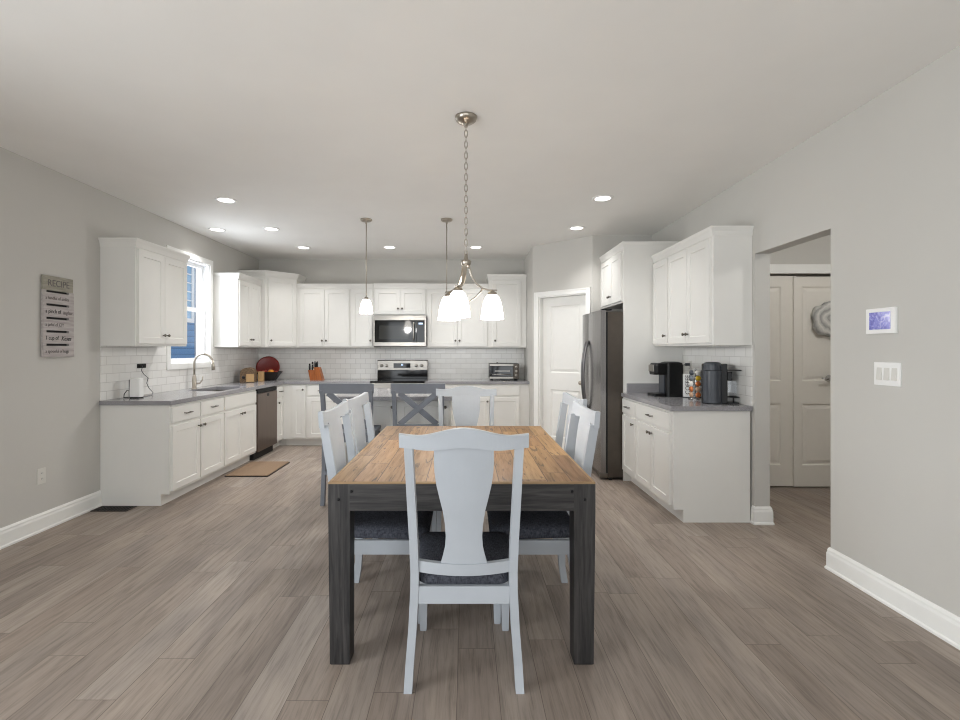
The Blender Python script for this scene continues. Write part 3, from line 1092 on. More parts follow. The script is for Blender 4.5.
# ------------------------------------------------------------------ dining table
TX, TY0, TY1 = -0.018, 2.058, 3.58
tb = thing('dining_table', (TX, (TY0 + TY1) / 2, 0), 0, 'rustic plank-top dining table with thick black-stained legs', 'table')
hl, hwid, TH = (TY1 - TY0) / 2, 0.573, 0.789
MB().box(-hwid + 0.012, hwid - 0.012, -hl + 0.012, hl - 0.012, TH - 0.0095, TH, 0.001).build('plank_top', 'tabletop', tb)
mb = MB()
mb.box(-hwid, hwid, -hl, -hl + 0.012, TH - 0.009, TH - 0.001, 0.001).box(-hwid, hwid, hl - 0.012, hl, TH - 0.009, TH - 0.001, 0.001)
mb.box(-hwid, -hwid + 0.012, -hl + 0.012, hl - 0.012, TH - 0.009, TH - 0.001, 0.001).box(hwid - 0.012, hwid, -hl + 0.012, hl - 0.012, TH - 0.009, TH - 0.001, 0.001)
mb.build('edge_band', 'edge_wood', tb)
zA = TH - 0.124
for s in (-1, 1):
    MB().box(-hwid + 0.091, hwid - 0.091, s * (hl - 0.03) - 0.03, s * (hl - 0.03) + 0.03, zA, TH - 0.0095, 0.001).build('apron', 'dark_wood_h', tb)
    MB().box(s * (hwid - 0.03) - 0.03, s * (hwid - 0.03) + 0.03, -hl + 0.091, hl - 0.091, zA, TH - 0.0095, 0.001).build('apron', 'dark_wood_y', tb)
for sx in (-1, 1):
    for sy in (-1, 1):
        def sq(inset, z):
            o_, i_ = hwid - inset, hwid - 0.092 + inset * 0.3
            p_, q_ = hl - inset, hl - 0.092 + inset * 0.3
            return [(sx * o_, sy * p_, z), (sx * i_, sy * p_, z), (sx * i_, sy * q_, z), (sx * o_, sy * q_, z)]
        MB().loft([sq(0.010, 0.0), sq(0.006, 0.006), sq(0.0, zA), sq(0.0, TH - 0.009)]).build('leg', 'dark_wood_v', tb)
mb = MB()
for sx in (-1, 1):
    mb.lathe([(0.006, -hl + 0.002), (0.006, -hl - 0.003), (0.0005, -hl - 0.004)], 10, (sx * (hwid - 0.045), 0, TH - 0.075), axis='Y')
    mb.lathe([(0.006, -hl + 0.002), (0.006, -hl - 0.003), (0.0005, -hl - 0.004)], 10, (sx * (hwid - 0.10), 0, TH - 0.04), axis='Y')
mb.build('bolt', 'black', tb)

# ------------------------------------------------------------------ dining chairs (local: back at y=0, seat toward +y)


def make_chair(loc, rz, label, crest='humped'):
    r = thing('dining_chair', loc, rz, label, 'chair', 'dining chairs around the table')

    def post(s):
        P = [(0.2215, -0.012, 0.0), (0.2165, 0.004, 0.10), (0.205, 0.012, 0.25), (0.197, 0.008, 0.40), (0.196, 0.004, 0.47), (0.199, -0.012, 0.60), (0.206, -0.036, 0.78), (0.213, -0.068, 0.985)]
        loops = []
        for x, y, z in P:
            hx = 0.0165
            hy = 0.022 if z > 0.1 else 0.018
            loops.append([(s * x - hx, y - hy, z), (s * x + hx, y - hy, z), (s * x + hx, y + hy, z), (s * x - hx, y + hy, z)])
        return MB().loft(loops)
    for s in (-1, 1):
        post(s).build('rear_leg', 'chair', r)
    for s in (-1, 1):
        loops = []
        for z, h in ((0, 0.014), (0.01, 0.016), (0.345, 0.022), (0.414, 0.022)):
            loops.append([(s * 0.198 - h, 0.408 - h, z), (s * 0.198 + h, 0.408 - h, z), (s * 0.198 + h, 0.408 + h, z), (s * 0.198 - h, 0.408 + h, z)])
        MB().loft(loops).build('front_leg', 'chair', r)
    mb = MB()
    mb.box(-0.182, 0.182, -0.012, 0.012, 0.345, 0.415, 0.003)
    mb.box(-0.176, 0.176, 0.402, 0.426, 0.345, 0.415, 0.003)
    for s in (-1, 1):
        mb.box(s * 0.206 - 0.011, s * 0.206 + 0.011, 0.03, 0.386, 0.345, 0.415, 0.003)
    mb.build('seat_frame', 'chair', r)
    loops = []
    for z, d in ((0.4155, 0.010), (0.420, 0.002), (0.437, 0.0), (0.456, 0.004), (0.468, 0.020), (0.475, 0.055), (0.4785, 0.11)):
        hx, hy = 0.216 - d, 0.223 - d
        lp = []
        for x, y, zz in rrect(hx, hy, max(0.02, 0.035 - d * 0.1), z, 0, 0.221):
            k = min(1.0, max(0.0, (y - 0.0) / 0.10))
            k = k * k * (3 - 2 * k)
            lp.append((x * (0.815 + 0.185 * k), y, zz))
        loops.append(lp)
    mb = MB()
    mb.loft(loops, True)
    mb.build('seat_pad', 'fabric', r)
    # crest rail, lofted along x
    loops = []
    N = 28
    for i in range(N + 1):
        u = -1 + 2 * i / N
        x = u * 0.2485
        au = abs(u)
        hump = 0.5 * (1 + math.cos(PI * min(1.0, au / 0.74)))
        top = 1.030 + 0.030 * hump + 0.006 * max(0.0, (au - 0.70) / 0.30) ** 1.5
        bot = 0.983 + 0.002 * math.cos(PI * au) - 0.010 * math.sin(PI * min(1, au)) ** 2
        if crest == 'dipped':
            top = 1.060 - 0.024 * (1 - au ** 2.2) - 0.006 * max(0.0, (au - 0.9) / 0.1) ** 2
            bot = 0.980 + 0.006 * math.cos(PI * au)
        yc = -0.073 - 0.022 * (1 - u * u)
        h = 0.0125
        lean = 0.006
        loops.append([(x, yc - h, bot), (x, yc + h, bot), (x, yc + h - lean, top - 0.004), (x, yc + h - lean - 0.005, top), (x, yc - h - lean + 0.005, top), (x, yc - h - lean, top - 0.004)])
    MB().loft(loops).build('crest_rail', 'chair', r)
    # lower rail
    loops = []
    for i in range(13):
        u = -1 + 2 * i / 12
        x = u * 0.183
        yc = -0.002 - 0.02 * (1 - u * u)
        sag = 0.008 * (1 - u * u)
        loops.append([(x, yc - 0.011, 0.474 - sag), (x, yc + 0.011, 0.474 - sag), (x, yc + 0.009, 0.520 - sag), (x, yc - 0.013, 0.520 - sag)])
    MB().loft(loops).build('lower_rail', 'chair', r)
    # vase splat, lofted along z
    W = [(0.508, 0.093), (0.54, 0.084), (0.58, 0.0745), (0.625, 0.0715), (0.67, 0.074), (0.73, 0.083), (0.78, 0.095), (0.83, 0.106), (0.88, 0.113), (0.93, 0.1155), (0.986, 0.1135)]
    loops = []
    for z, w in W:
        t_ = (z - 0.508) / 0.478
        lp = []
        for k in range(9):
            u = -1 + k / 4
            yc = -0.022 - 0.07 * t_ ** 1.25
            lp.append((u * w, yc + 0.012 * u * u * (w / 0.115) ** 2 * 0.6 - 0.007, z))
        lp += [(x, y + 0.014, z) for x, y, z in reversed(lp)]
        loops.append(lp)
    MB().loft(loops).build('splat', 'chair', r)
    return r


ch = make_chair((-0.008, 1.92, 0), 0, 'pale grey dining chair at the near table end, its back to the viewer')
sc_ = make_chair((-0.63, 2.585, 0), -R90, 'pale grey dining chair tucked in on the left table side, nearer of two', 'dipped')
dup(sc_, (-0.645, 3.17, 0), -R90 - 0.06, 'pale grey dining chair tucked in on the left table side, farther of two')
dup(sc_, (0.563, 2.585, 0), R90, 'pale grey dining chair tucked in on the right table side, nearer of two')
dup(sc_, (0.635, 3.165, 0), R90 + 0.05, 'pale grey dining chair tucked in on the right table side, farther of two')
dup(ch, (0.002, 3.87, 0), PI, 'pale grey dining chair at the far table end facing the viewer')

# ------------------------------------------------------------------ island stools


def make_stool(loc, rz, label):
    r = thing('counter_stool', loc, rz, label, 'stool', 'grey counter stools at the island')
    for s in (-1, 1):
        loops = []
        for x, y, z in ((0.205, -0.05, 0), (0.205, -0.01, 0.3), (0.205, 0.0, 0.6), (0.207, -0.012, 0.8), (0.212, -0.04, 1.0)):
            loops.append([(s * x - 0.017, y - 0.02, z), (s * x + 0.017, y - 0.02, z), (s * x + 0.017, y + 0.02, z), (s * x - 0.017, y + 0.02, z)])
        MB().loft(loops).build('rear_leg', 'stool', r)
        loops = []
        for z, h in ((0, 0.014), (0.58, 0.019)):
            loops.append([(s * 0.2 - h, 0.37 - h, z), (s * 0.2 + h, 0.37 - h, z), (s * 0.2 + h, 0.37 + h, z), (s * 0.2 - h, 0.37 + h, z)])
        MB().loft(loops).build('front_leg', 'stool', r)
    MB().loft([rrect(0.225, 0.215, 0.03, 0.60, 0, 0.185), rrect(0.23, 0.22, 0.03, 0.612, 0, 0.185), rrect(0.228, 0.218, 0.03, 0.630, 0, 0.185), rrect(0.20, 0.19, 0.03, 0.622, 0, 0.185)]).build('seat', 'stool', r)
    mb = MB()
    mb.box(-0.188, 0.188, -0.011, 0.011, 0.54, 0.60).box(-0.181, 0.181, 0.36, 0.382, 0.54, 0.60)
    for s in (-1, 1):
        mb.box(s * 0.2 - 0.01, s * 0.2 + 0.01, 0.02, 0.352, 0.54, 0.60)
    mb.build('apron', 'stool', r)
    mb = MB()
    mb.box(-0.186, 0.186, 0.36, 0.38, 0.20, 0.235).box(-0.188, 0.188, -0.035, -0.013, 0.26, 0.29)
    mb.build('stretcher', 'stool', r)
    for s in (-1, 1):
        MB().box(s * 0.2 - 0.01, s * 0.2 + 0.01, 0.0, 0.355, 0.30, 0.335).build('stretcher', 'stool', r)
    loops = []
    for i in range(13):
        u = -1 + 2 * i / 12
        yc = -0.036 - 0.018 * (1 - u * u)
        x = u * 0.238
        loops.append([(x, yc - 0.012, 0.975), (x, yc + 0.012, 0.975), (x, yc + 0.008, 1.062), (x, yc - 0.016, 1.062)])
    MB().loft(loops).build('top_rail', 'stool', r)
    MB().box(-0.19, 0.19, -0.018, 0.006, 0.66, 0.70).build('lower_back_rail', 'stool', r)
    for s, off in ((1, -0.006), (-1, 0.006)):
        mb = MB()
        a, b = Vector((s * -0.165, -0.008, 0.70)), Vector((s * 0.165, -0.038, 0.978))
        dirv = (b - a)
        nx = Vector((-dirv.z, 0, dirv.x)).normalized() * 0.024
        th = Vector((0, 0.008, 0))
        o_ = Vector((0, off, 0))
        mb.loft([[tuple(p + nx - th + o_), tuple(p + nx + th + o_), tuple(p - nx + th + o_), tuple(p - nx - th + o_)] for p in (a, a.lerp(b, 0.5), b)])
        mb.build('cross_brace', 'stool', r)
    return r


st = make_stool((-1.045, 4.24, 0), 0, 'grey counter stool with crossed back at the left end of the island')
dup(st, (-0.42, 4.24, 0), 0, 'grey counter stool with crossed back, right one behind the far dining chair')

# ------------------------------------------------------------------ light fixtures
CANS = [(-2.22, 4.44, 'round recessed ceiling light above the open end of the sink counter'),
        (-2.87, 5.53, 'round recessed ceiling light closest to the left wall, over the window'),
        (-2.23, 5.50, 'round recessed ceiling light in front of the sink, right of the one by the window'),
        (-2.20, 6.50, 'round recessed ceiling light near the back left kitchen corner'),
        (-1.03, 6.48, 'round recessed ceiling light in front of the microwave'),
        (0.135, 6.48, 'round recessed ceiling light near the back wall, beside the chandelier chain'),
        (1.26, 5.46, 'round recessed ceiling light in front of the pantry door'),
        (1.25, 4.39, 'round recessed ceiling light above the coffee counter aisle')]


def point(name, loc, power, color, radius, parent=None):
    d = bpy.data.lights.new(name, 'POINT')
    d.energy = power
    d.color = color
    d.shadow_soft_size = radius
    o = bpy.data.objects.new(name, d)
    o.location = loc
    COL.objects.link(o)
    if parent:
        o.parent = parent
    return o


first = None
for x, y, lab in CANS:
    if first is None:
        first = thing('recessed_light', (x, y, H), 0, lab, 'ceiling light', 'recessed lights in the kitchen ceiling')
        MB().lathe([(0.068, 0.0), (0.092, 0.0), (0.092, -0.004), (0.085, -0.008), (0.072, -0.006), (0.068, -0.002)], 32, cap=False).build('trim_ring', 'white_plastic', first)
        MB().lathe([(0.0005, -0.004), (0.04, -0.004), (0.070, -0.003), (0.070, -0.001), (0.0005, -0.001)], 32, cap=False).build('lens', 'lens', first)
        c_ = first
    else:
        c_ = dup(first, (x, y, H), 0, lab)
    d = bpy.data.lights.new('can_light', 'AREA')
    d.shape = 'DISK'
    d.size = 0.13
    d.energy = CAN_POWER
    d.color = WARM
    d.spread = 1.9
    o = bpy.data.objects.new('can_light', d)
    o.location = (0, 0, -0.012)
    COL.objects.link(o)
    o.parent = c_

BELL = [(0.022, 0.150), (0.030, 0.146), (0.041, 0.132), (0.052, 0.105), (0.061, 0.065), (0.0675, 0.02), (0.069, 0.0), (0.065, 0.0), (0.0635, 0.02), (0.057, 0.065), (0.048, 0.103), (0.037, 0.128), (0.022, 0.142)]


def make_pendant(loc, label):
    r = thing('pendant_light', loc, 0, label, 'pendant light', 'pendant lights over the island')
    z0 = 1.745 - H
    MB().lathe([(0.0005, 0), (0.062, 0), (0.062, -0.012), (0.05, -0.022), (0.012, -0.026), (0.009, -0.05)], 24).build('canopy', 'nickel', r)
    MB().tube([(0, 0, -0.02), (0, 0, z0 + 0.165)], 0.0055, 10).build('rod', 'nickel', r)
    MB().lathe([(0.007, z0 + 0.178), (0.016, z0 + 0.172), (0.026, z0 + 0.152), (0.028, z0 + 0.138), (0.01, z0 + 0.136)], 20).build('socket_cup', 'nickel', r)
    MB(Matrix.Translation((0, 0, z0))).lathe(BELL, 28, cap=False).build('shade', 'shade', r)
    return r


p1 = make_pendant((-1.06, 5.10, H), 'brushed nickel pendant light with white glass shade, hanging clear to the left')
p2 = dup(p1, (-0.205, 5.10, H), 0, 'brushed nickel pendant light partly hidden behind the chandelier shades')
for p in (p1, p2):
    point('pendant_bulb', (0, 0, 1.745 - H - 0.01), PENDANT_POWER, WARM, 0.05, p)

chd = thing('chandelier', (0.0, 2.86, H), 0, 'brushed nickel three-light chandelier hanging on a chain above the dining table', 'chandelier')
MB().lathe([(0.0005, 0), (0.066, 0), (0.066, -0.008), (0.060, -0.022), (0.042, -0.034), (0.018, -0.040), (0.012, -0.045), (0.010, -0.060)], 28).build('canopy', 'nickel', chd)
mb = MB()
z = -0.05
zend = -0.83
n_ = 24
step = (z - zend) / n_
for i in range(n_):
    zc = z - step * (i + 0.5)
    pts = []
    L_, Wd = step * 0.72, 0.0095
    for k in range(14):
        a_ = 2 * PI * k / 14
        u, v = Wd * math.sin(a_), L_ * math.cos(a_)
        pts.append((u, 0, zc + v) if i % 2 else (0, u, zc + v))
    mb.tube(pts, 0.0024, 6, closed=True)
mb.build('chain', 'nickel', chd)
MB().lathe([(0.004, -0.815), (0.010, -0.83), (0.013, -0.85), (0.030, -0.856), (0.032, -0.866), (0.026, -0.885), (0.016, -0.895), (0.006, -0.90)], 20).build('hub', 'nickel', chd)
RB, ZS = 0.161, 1.54 - H
for ang in (11, 131, 254):
    a_ = math.radians(ang)
    ca, sa = math.cos(a_), math.sin(a_)
    P = [(0.018, -0.868), (0.022, -0.90), (0.034, -0.945), (0.062, -0.99), (0.10, -1.018), (0.14, -1.028), (0.19, -1.028)]
    arm = MB()
    loops = []
    for i, (rr, zz) in enumerate(P):
        p, q = P[max(i - 1, 0)], P[min(i + 1, len(P) - 1)]
        t_ = Vector((q[0] - p[0], q[1] - p[1])).normalized()
        nrm = Vector((-t_.y, t_.x)) * 0.0035
        wd = 0.009 * (1.3 if i < 3 else 1)
        lp = []
        for sn, sw in ((1, 1), (1, -1), (-1, -1), (-1, 1)):
            r2, z2 = rr + sn * nrm.x, zz + sn * nrm.y
            lp.append((r2 * ca - sw * wd * sa, r2 * sa + sw * wd * ca, z2))
        loops.append(lp)
    arm.loft(loops)
    ao = arm.build('arm', 'nickel', chd)
    Q = [(0.006, -1.098), (0.03, -1.092), (0.06, -1.072), (0.085, -1.045), (0.103, -1.016)]
    MB().tube([(rr * ca, rr * sa, zz) for rr, zz in Q], 0.0045, 8).build('lower_scroll', 'nickel', ao)
    MB(Matrix.Translation((RB * ca, RB * sa, 0))).lathe([(0.008, -1.026), (0.010, -1.034), (0.026, -1.042), (0.030, -1.058), (0.028, -1.066), (0.01, -1.066)], 20).build('fitter', 'nickel', ao)
    MB(Matrix.Translation((RB * ca, RB * sa, ZS))).lathe(BELL, 28, cap=False).build('shade', 'shade', chd)
    point('chandelier_bulb', (RB * ca, RB * sa, ZS - 0.01), CHANDELIER_POWER, WARM, 0.05, chd)
MB().lathe([(0.0005, -1.118), (0.007, -1.112), (0.010, -1.10), (0.006, -1.088), (0.010, -1.08), (0.003, -1.072)], 14).build('finial', 'nickel', chd)

hl_ = thing('hall_fill_light', (3.4, 3.2, H), 0, 'added out-of-view ceiling fixture that brightens the hall beyond the opening', 'ceiling light')  # unseen fixture and its point lamp, added because the hall came out too dark
MB().lathe([(0.0005, 0), (0.16, 0), (0.16, -0.02), (0.0005, -0.02)], 24).build('base', 'nickel', hl_)
MB().lathe([(0.15, -0.02), (0.13, -0.06), (0.07, -0.085), (0.0005, -0.09)], 24).build('shade', 'shade', hl_)
point('hall_fill_point', (0, 0, -0.16), HALL_FILL_POWER, WARM, 0.08, hl_)

# ------------------------------------------------------------------ left wall items
sg = thing('wall_sign', (XL, 3.583, 1.302), 0, 'grey slatted wooden sign with lettering on the left wall', 'sign')
MB().box(0.0, 0.006, 0.012, 0.288, 0.012, 0.61).build('backer', 'blackmatte', sg)
sg.scale = (1, 0.93, 1)
n_ = 5
for i in range(n_):
    zb = i * 0.1015
    MB().box(0.006, 0.026, 0.0, 0.30, zb, zb + 0.0845, 0.002).box(0.006, 0.024, 0.0, 0.03, zb + 0.0845, zb + 0.1015).box(0.006, 0.024, 0.25, 0.30, zb + 0.0845, zb + 0.1015).build('slat', 'sign_wood', sg)
MB().box(0.004, 0.022, 0.004, 0.296, 0.507, 0.618, 0.002).build('header_board', 'sign_head', sg)
RT = (PI / 2, 0, PI / 2)
for i, (s_, m_, sh) in enumerate([('a spoonful of hugs', 'greyink', 0), ('1 cup of', 'ink', 0), ('a jarful of JOY', 'greyink', 0), ('a pinch of', 'ink', 0), ('a handful of smiles', 'greyink', 0)]):
    text(s_, 0.044 if 'cup' in s_ or 'pinch' in s_ else 0.036, (0.0265, 0.018, i * 0.1015 + 0.043), RT, m_, sg, xs=0.86)
text('Kisses', 0.05, (0.0265, 0.168, 0.1015 + 0.04), RT, 'ink', sg, shear=0.4, xs=0.8)
text('laughter', 0.042, (0.0265, 0.186, 3 * 0.1015 + 0.04), RT, 'greyink', sg, shear=0.4, xs=0.7)
text('RECIPE', 0.07, (0.0225, 0.15, 0.562), RT, 'greyink', sg, align='CENTER')


def outlet(name, loc, rz, label, horizontal=False, mat='offwhite_plastic'):
    r = thing(name, loc, rz, label, 'outlet')
    w, h = (0.062, 0.021) if horizontal else (0.035, 0.058)
    MB().box(-w, w, -0.006, 0, -h, h, 0.002).build('cover_plate', mat, r)
    for s in (-1, 1):
        cx, cz = (s * 0.022, 0) if horizontal else (0, s * 0.021)
        rc = MB().box(cx - 0.015, cx + 0.015, -0.008, -0.005, cz - 0.014, cz + 0.014, 0.002).build('receptacle', mat, r)
        MB().box(cx - 0.007, cx - 0.005, -0.0085, -0.0075, cz - 0.004, cz + 0.005).box(cx + 0.005, cx + 0.007, -0.0085, -0.0075, cz - 0.004, cz + 0.005).build('slot', 'black', rc)
    return r


outlet('wall_outlet', (XL, 3.592, 0.412), R90, 'white wall outlet low on the left wall below the sign')
outlet('wall_outlet', (XL + 0.008, 4.69, 1.20), R90, 'dark horizontal outlet on the tile above the white device', True, 'black')

# device on counter by outlet
dv = thing('wifi_device', (-3.02, 4.40, 0.9145), 0, 'white upright router box on a black base at the end of the sink counter', 'device')
MB().loft([rrect(0.049, 0.03, 0.012, 0.012), rrect(0.05, 0.031, 0.012, 0.03), rrect(0.048, 0.029, 0.012, 0.178), rrect(0.043, 0.024, 0.012, 0.184)], False).build('housing', 'white_plastic', dv)
MB().loft([rrect(0.047, 0.035, 0.012, 0.0), rrect(0.047, 0.035, 0.012, 0.012)]).build('foot', 'black', dv)
MB().box(-0.058, -0.0495, -0.02, 0.03, 0.014, 0.17, 0.003).build('rear_cover', 'blackmatte', dv)
pts = [(-3.155, 4.68, 1.20), (-3.145, 4.67, 1.19), (-3.14, 4.64, 1.16), (-3.135, 4.67, 1.12), (-3.125, 4.72, 1.08), (-3.12, 4.69, 1.03), (-3.11, 4.71, 0.98), (-3.09, 4.74, 0.935), (-3.05, 4.66, 0.918), (-3.03, 4.55, 0.918), (-3.02, 4.45, 0.92)]
tag(MB().tube(pts, 0.003, 6).build('power_cable', 'greyplastic'), 'thin cord hanging from the dark outlet down to the white router', 'cord')
tag(MB().tube([(-3.09, 4.42, 0.97), (-3.12, 4.42, 0.985), (-3.14, 4.41, 0.95), (-3.13, 4.39, 0.92), (-3.09, 4.40, 0.918)], 0.0035, 6).build('network_cable', 'black'), 'short black looped cable at the left side of the white router', 'cord')

# floor register and mat
fg = thing('floor_register', (-3.0, 4.09, 0), 0, 'dark brown floor vent at the foot of the left cabinet end', 'vent')
MB().box(-0.152, 0.152, -0.065, 0.065, 0.0, 0.006, 0.002).build('frame', 'brown_register', fg)
for i in range(10):
    x = -0.125 + i * 0.0278
    MB().box(x - 0.006, x + 0.006, -0.05, 0.05, 0.006, 0.009).build('louver', 'blackmatte', fg)
km = thing('kitchen_mat', (-2.35, 5.45, 0), 0, 'tan rectangular mat on the floor in front of the sink', 'mat')
MB().loft([rrect(0.235, 0.33, 0.02, 0.0), rrect(0.235, 0.33, 0.02, 0.010)]).build('border', 'brown_register', km)
MB().loft([rrect(0.226, 0.321, 0.015, 0.010), rrect(0.223, 0.318, 0.015, 0.016)]).build('pile', 'mat_fabric', km)

# corner: bread box, canister, plate, bowl with fruit, knife block
bx = thing('bread_box', (-2.99, 6.60, 0.9145), 0.25, 'brown woven bread box with tan front on the left counter corner', 'bread box')
lp = []
for y in (0.11, -0.10):
    lp.append([(0.09 * math.cos(a_), y, 0.125 + 0.075 * math.sin(a_)) for a_ in [PI * k / 10 for k in range(11)]] + [(-0.09, y, 0.0), (0.09, y, 0.0)])
MB().loft(lp).build('body', 'basket', bx)
MB().box(-0.01, 0.086, -0.112, -0.10, 0.008, 0.115, 0.003).build('front_door', 'cork', bx)
MB().sphere((-0.045, -0.105, 0.07), 0.02, 8).build('ornament', 'ink', bx)
cn = thing('wooden_canister', (-2.885, 6.76, 0.9145), 0.1, 'small tan wooden box between the bread box and fruit bowl', 'box')
MB().box(-0.032, 0.032, -0.04, 0.04, 0, 0.125, 0.004).build('body', 'cork', cn)
MB().box(-0.034, 0.034, -0.042, 0.042, 0.125, 0.138, 0.004).build('lid', 'cork', cn)

pl = MB()
pl.lathe([(0.0005, 0.0), (0.09, 0.0), (0.158, 0.016), (0.170, 0.022), (0.170, 0.026), (0.153, 0.022), (0.09, 0.008), (0.0005, 0.008)], 40, cap=False)
po = pl.build('red_plate', 'red')
po.location = (-3.0, 7.285, 1.088)
po.rotation_euler = (math.radians(80), 0, math.radians(10))
tag(po, 'large round red plate leaning on the tile in the corner', 'plate')
bw = thing('fruit_bowl', (-2.865, 7.0, 0.9145), 0.15, 'dark flared square bowl of fruit in front of the red plate', 'bowl')
MB().loft([rrect(0.08, 0.08, 0.02, 0.0), rrect(0.085, 0.085, 0.02, 0.01), rrect(0.16, 0.15, 0.03, 0.125), rrect(0.152, 0.142, 0.03, 0.125), rrect(0.08, 0.08, 0.02, 0.02)]).build('body', 'darkbowl', bw)


def fruit(name, mat, loc, r_, label):
    t = thing(name, loc, 0, label, 'fruit', 'fruit in the dark bowl')
    MB().lathe([(0.001, -r_ * 0.86), (r_ * 0.5, -r_ * 0.88), (r_ * 0.88, -r_ * 0.5), (r_, 0.0), (r_ * 0.9, r_ * 0.5), (r_ * 0.5, r_ * 0.84), (r_ * 0.15, r_ * 0.8), (0.001, r_ * 0.72)], 18).build('flesh', mat, t)
    MB().tube([(0, 0, r_ * 0.7), (0.003, 0, r_ * 1.1)], 0.003, 6).build('stem', 'stem', t)


fruit('orange', 'orange', (-2.82, 6.94, 1.035), 0.042, 'orange on top of the fruit in the dark bowl')
fruit('apple', 'apple', (-2.91, 6.935, 1.03), 0.040, 'red apple at the left of the dark fruit bowl')
fruit('apple', 'apple', (-2.865, 7.02, 1.028), 0.042, 'red apple at the back of the dark fruit bowl')
fruit('apple', 'apple', (-2.785, 7.01, 1.02), 0.038, 'red apple at the right rim of the dark fruit bowl')

kb = thing('knife_block', (-2.19, 7.03, 0.9145), 0, 'orange-brown knife block with black-handled knives on the back counter', 'knife block')


def slant(x0, x1, lean, dy0, dy1, h):
    return [[(x0, dy0, 0), (x1, dy0, 0), (x1, dy1, 0), (x0, dy1, 0)], [(x0 + lean, dy0, h), (x1 + lean, dy0, h), (x1 + lean, dy1, h), (x0 + lean, dy1, h)]]


MB().loft(slant(-0.075, 0.025, -0.03, -0.06, 0.06, 0.15)).build('front_block', 'block_wood', kb)
MB().loft(slant(0.028, 0.105, -0.055, -0.055, 0.055, 0.19)).build('rear_block', 'block_wood', kb)
for i, (x, y, z0, hh_) in enumerate([(-0.09, -0.03, 0.14, 0.10), (-0.06, 0.01, 0.145, 0.12), (-0.045, -0.04, 0.14, 0.09), (-0.025, 0.02, 0.145, 0.13), (-0.01, -0.02, 0.14, 0.11), (0.0, 0.03, 0.18, 0.09)]):
    kn = thing('kitchen_knife', (-2.19 + x, 7.03 + y, 0.914 + z0), 0, ['black-handled knife at the left edge of the knife block', 'black-handled knife second from left in the block', 'short black-handled knife at the front of the block', 'tallest black-handled knife in the middle of the block', 'black-handled knife at the front right of the block', 'black-handled knife in the taller rear block'][i], 'knife', 'knives in the wooden block')
    MB().loft([rrect(0.010, 0.014, 0.004, 0.0), rrect(0.011, 0.015, 0.004, hh_ * 0.6), rrect(0.009, 0.012, 0.004, hh_)]).build('handle', 'black', kn)
    MB().loft([rrect(0.0105, 0.0145, 0.004, hh_), rrect(0.008, 0.011, 0.004, hh_ + 0.008)]).build('end_cap', 'steel', kn)

# toaster oven
to = thing('toaster_oven', (0.555, 6.93, 0.9145), 0, 'black and steel toaster oven on the back counter near the pantry', 'toaster oven')
MB().box(-0.215, 0.215, 0.0, 0.28, 0.022, 0.245, 0.008).build('body', 'black', to)
MB().box(-0.213, 0.128, -0.006, 0.0, 0.21, 0.24, 0.001).box(-0.213, 0.128, -0.006, 0.0, 0.026, 0.055, 0.001).build('front_frame', 'steel', to)
dgl = MB().box(-0.21, 0.125, -0.010, 0.0, 0.058, 0.208, 0.002).build('glass_door', 'blackglass', to)
mb = MB().tube([(-0.18, -0.03, 0.09), (0.09, -0.03, 0.09)], 0.006, 8)
mb.tube([(-0.16, -0.03, 0.09), (-0.16, -0.008, 0.09)], 0.004, 6).tube([(0.07, -0.03, 0.09), (0.07, -0.008, 0.09)], 0.004, 6)
mb.build('handle', 'steel', dgl)
MB().box(-0.14, 0.08, -0.0115, -0.0098, 0.128, 0.134).box(-0.14, 0.08, -0.0115, -0.0098, 0.142, 0.146).build('rack', 'steel', dgl)
cpn = MB().box(0.13, 0.213, -0.006, 0.0, 0.026, 0.24, 0.001).build('control_panel', 'fridge_side', to)
for z in (0.195, 0.135, 0.075):
    MB().lathe([(0.021, -0.006), (0.019, -0.026), (0.001, -0.028)], 14, (0.172, 0, z), axis='Y').build('dial', 'steel', cpn)
for sx in (-1, 1):
    for y in (0.03, 0.25):
        MB().lathe([(0.013, 0.0), (0.013, 0.024)], 10, (sx * 0.18, y, 0)).build('foot', 'blackmatte', to)
MB().lathe([(0.012, 0.243), (0.012, 0.252), (0.006, 0.262)], 10, (-0.1, 0.08, 0)).build('top_knob', 'black', to)

# ------------------------------------------------------------------ coffee counter
# pod coffee maker facing -X (local front -y -> rotate -90)
k1 = thing('pod_coffee_maker', (1.915, 4.62, 0.9145), -R90, 'glossy black pod coffee maker beside the refrigerator panel', 'coffee maker')
MB().loft([rrect(0.115, 0.10, 0.03, 0.0, 0, 0.07), rrect(0.117, 0.10, 0.03, 0.10, 0, 0.07), rrect(0.115, 0.10, 0.03, 0.29, 0, 0.07), rrect(0.105, 0.09, 0.03, 0.318, 0, 0.075), rrect(0.07, 0.06, 0.03, 0.328, 0, 0.075)]).build('tower', 'black', k1)
MB().loft([rrect(0.075, 0.075, 0.03, 0.205, 0, -0.085), rrect(0.088, 0.085, 0.035, 0.225, 0, -0.075), rrect(0.095, 0.09, 0.035, 0.29, 0, -0.07), rrect(0.085, 0.08, 0.03, 0.315, 0, -0.06)]).build('brew_head', 'black', k1)
MB().box(-0.06, 0.06, -0.172, -0.158, 0.235, 0.30, 0.006).build('silver_faceplate', 'steel', k1)
MB().loft([rrect(0.09, 0.08, 0.03, 0.0, 0, -0.10), rrect(0.09, 0.08, 0.03, 0.022, 0, -0.10), rrect(0.082, 0.072, 0.03, 0.026, 0, -0.10)]).build('drip_tray', 'black', k1)
MB().box(-0.055, 0.055, -0.042, -0.028, 0.026, 0.205, 0.003).build('front_column', 'greyplastic', k1)

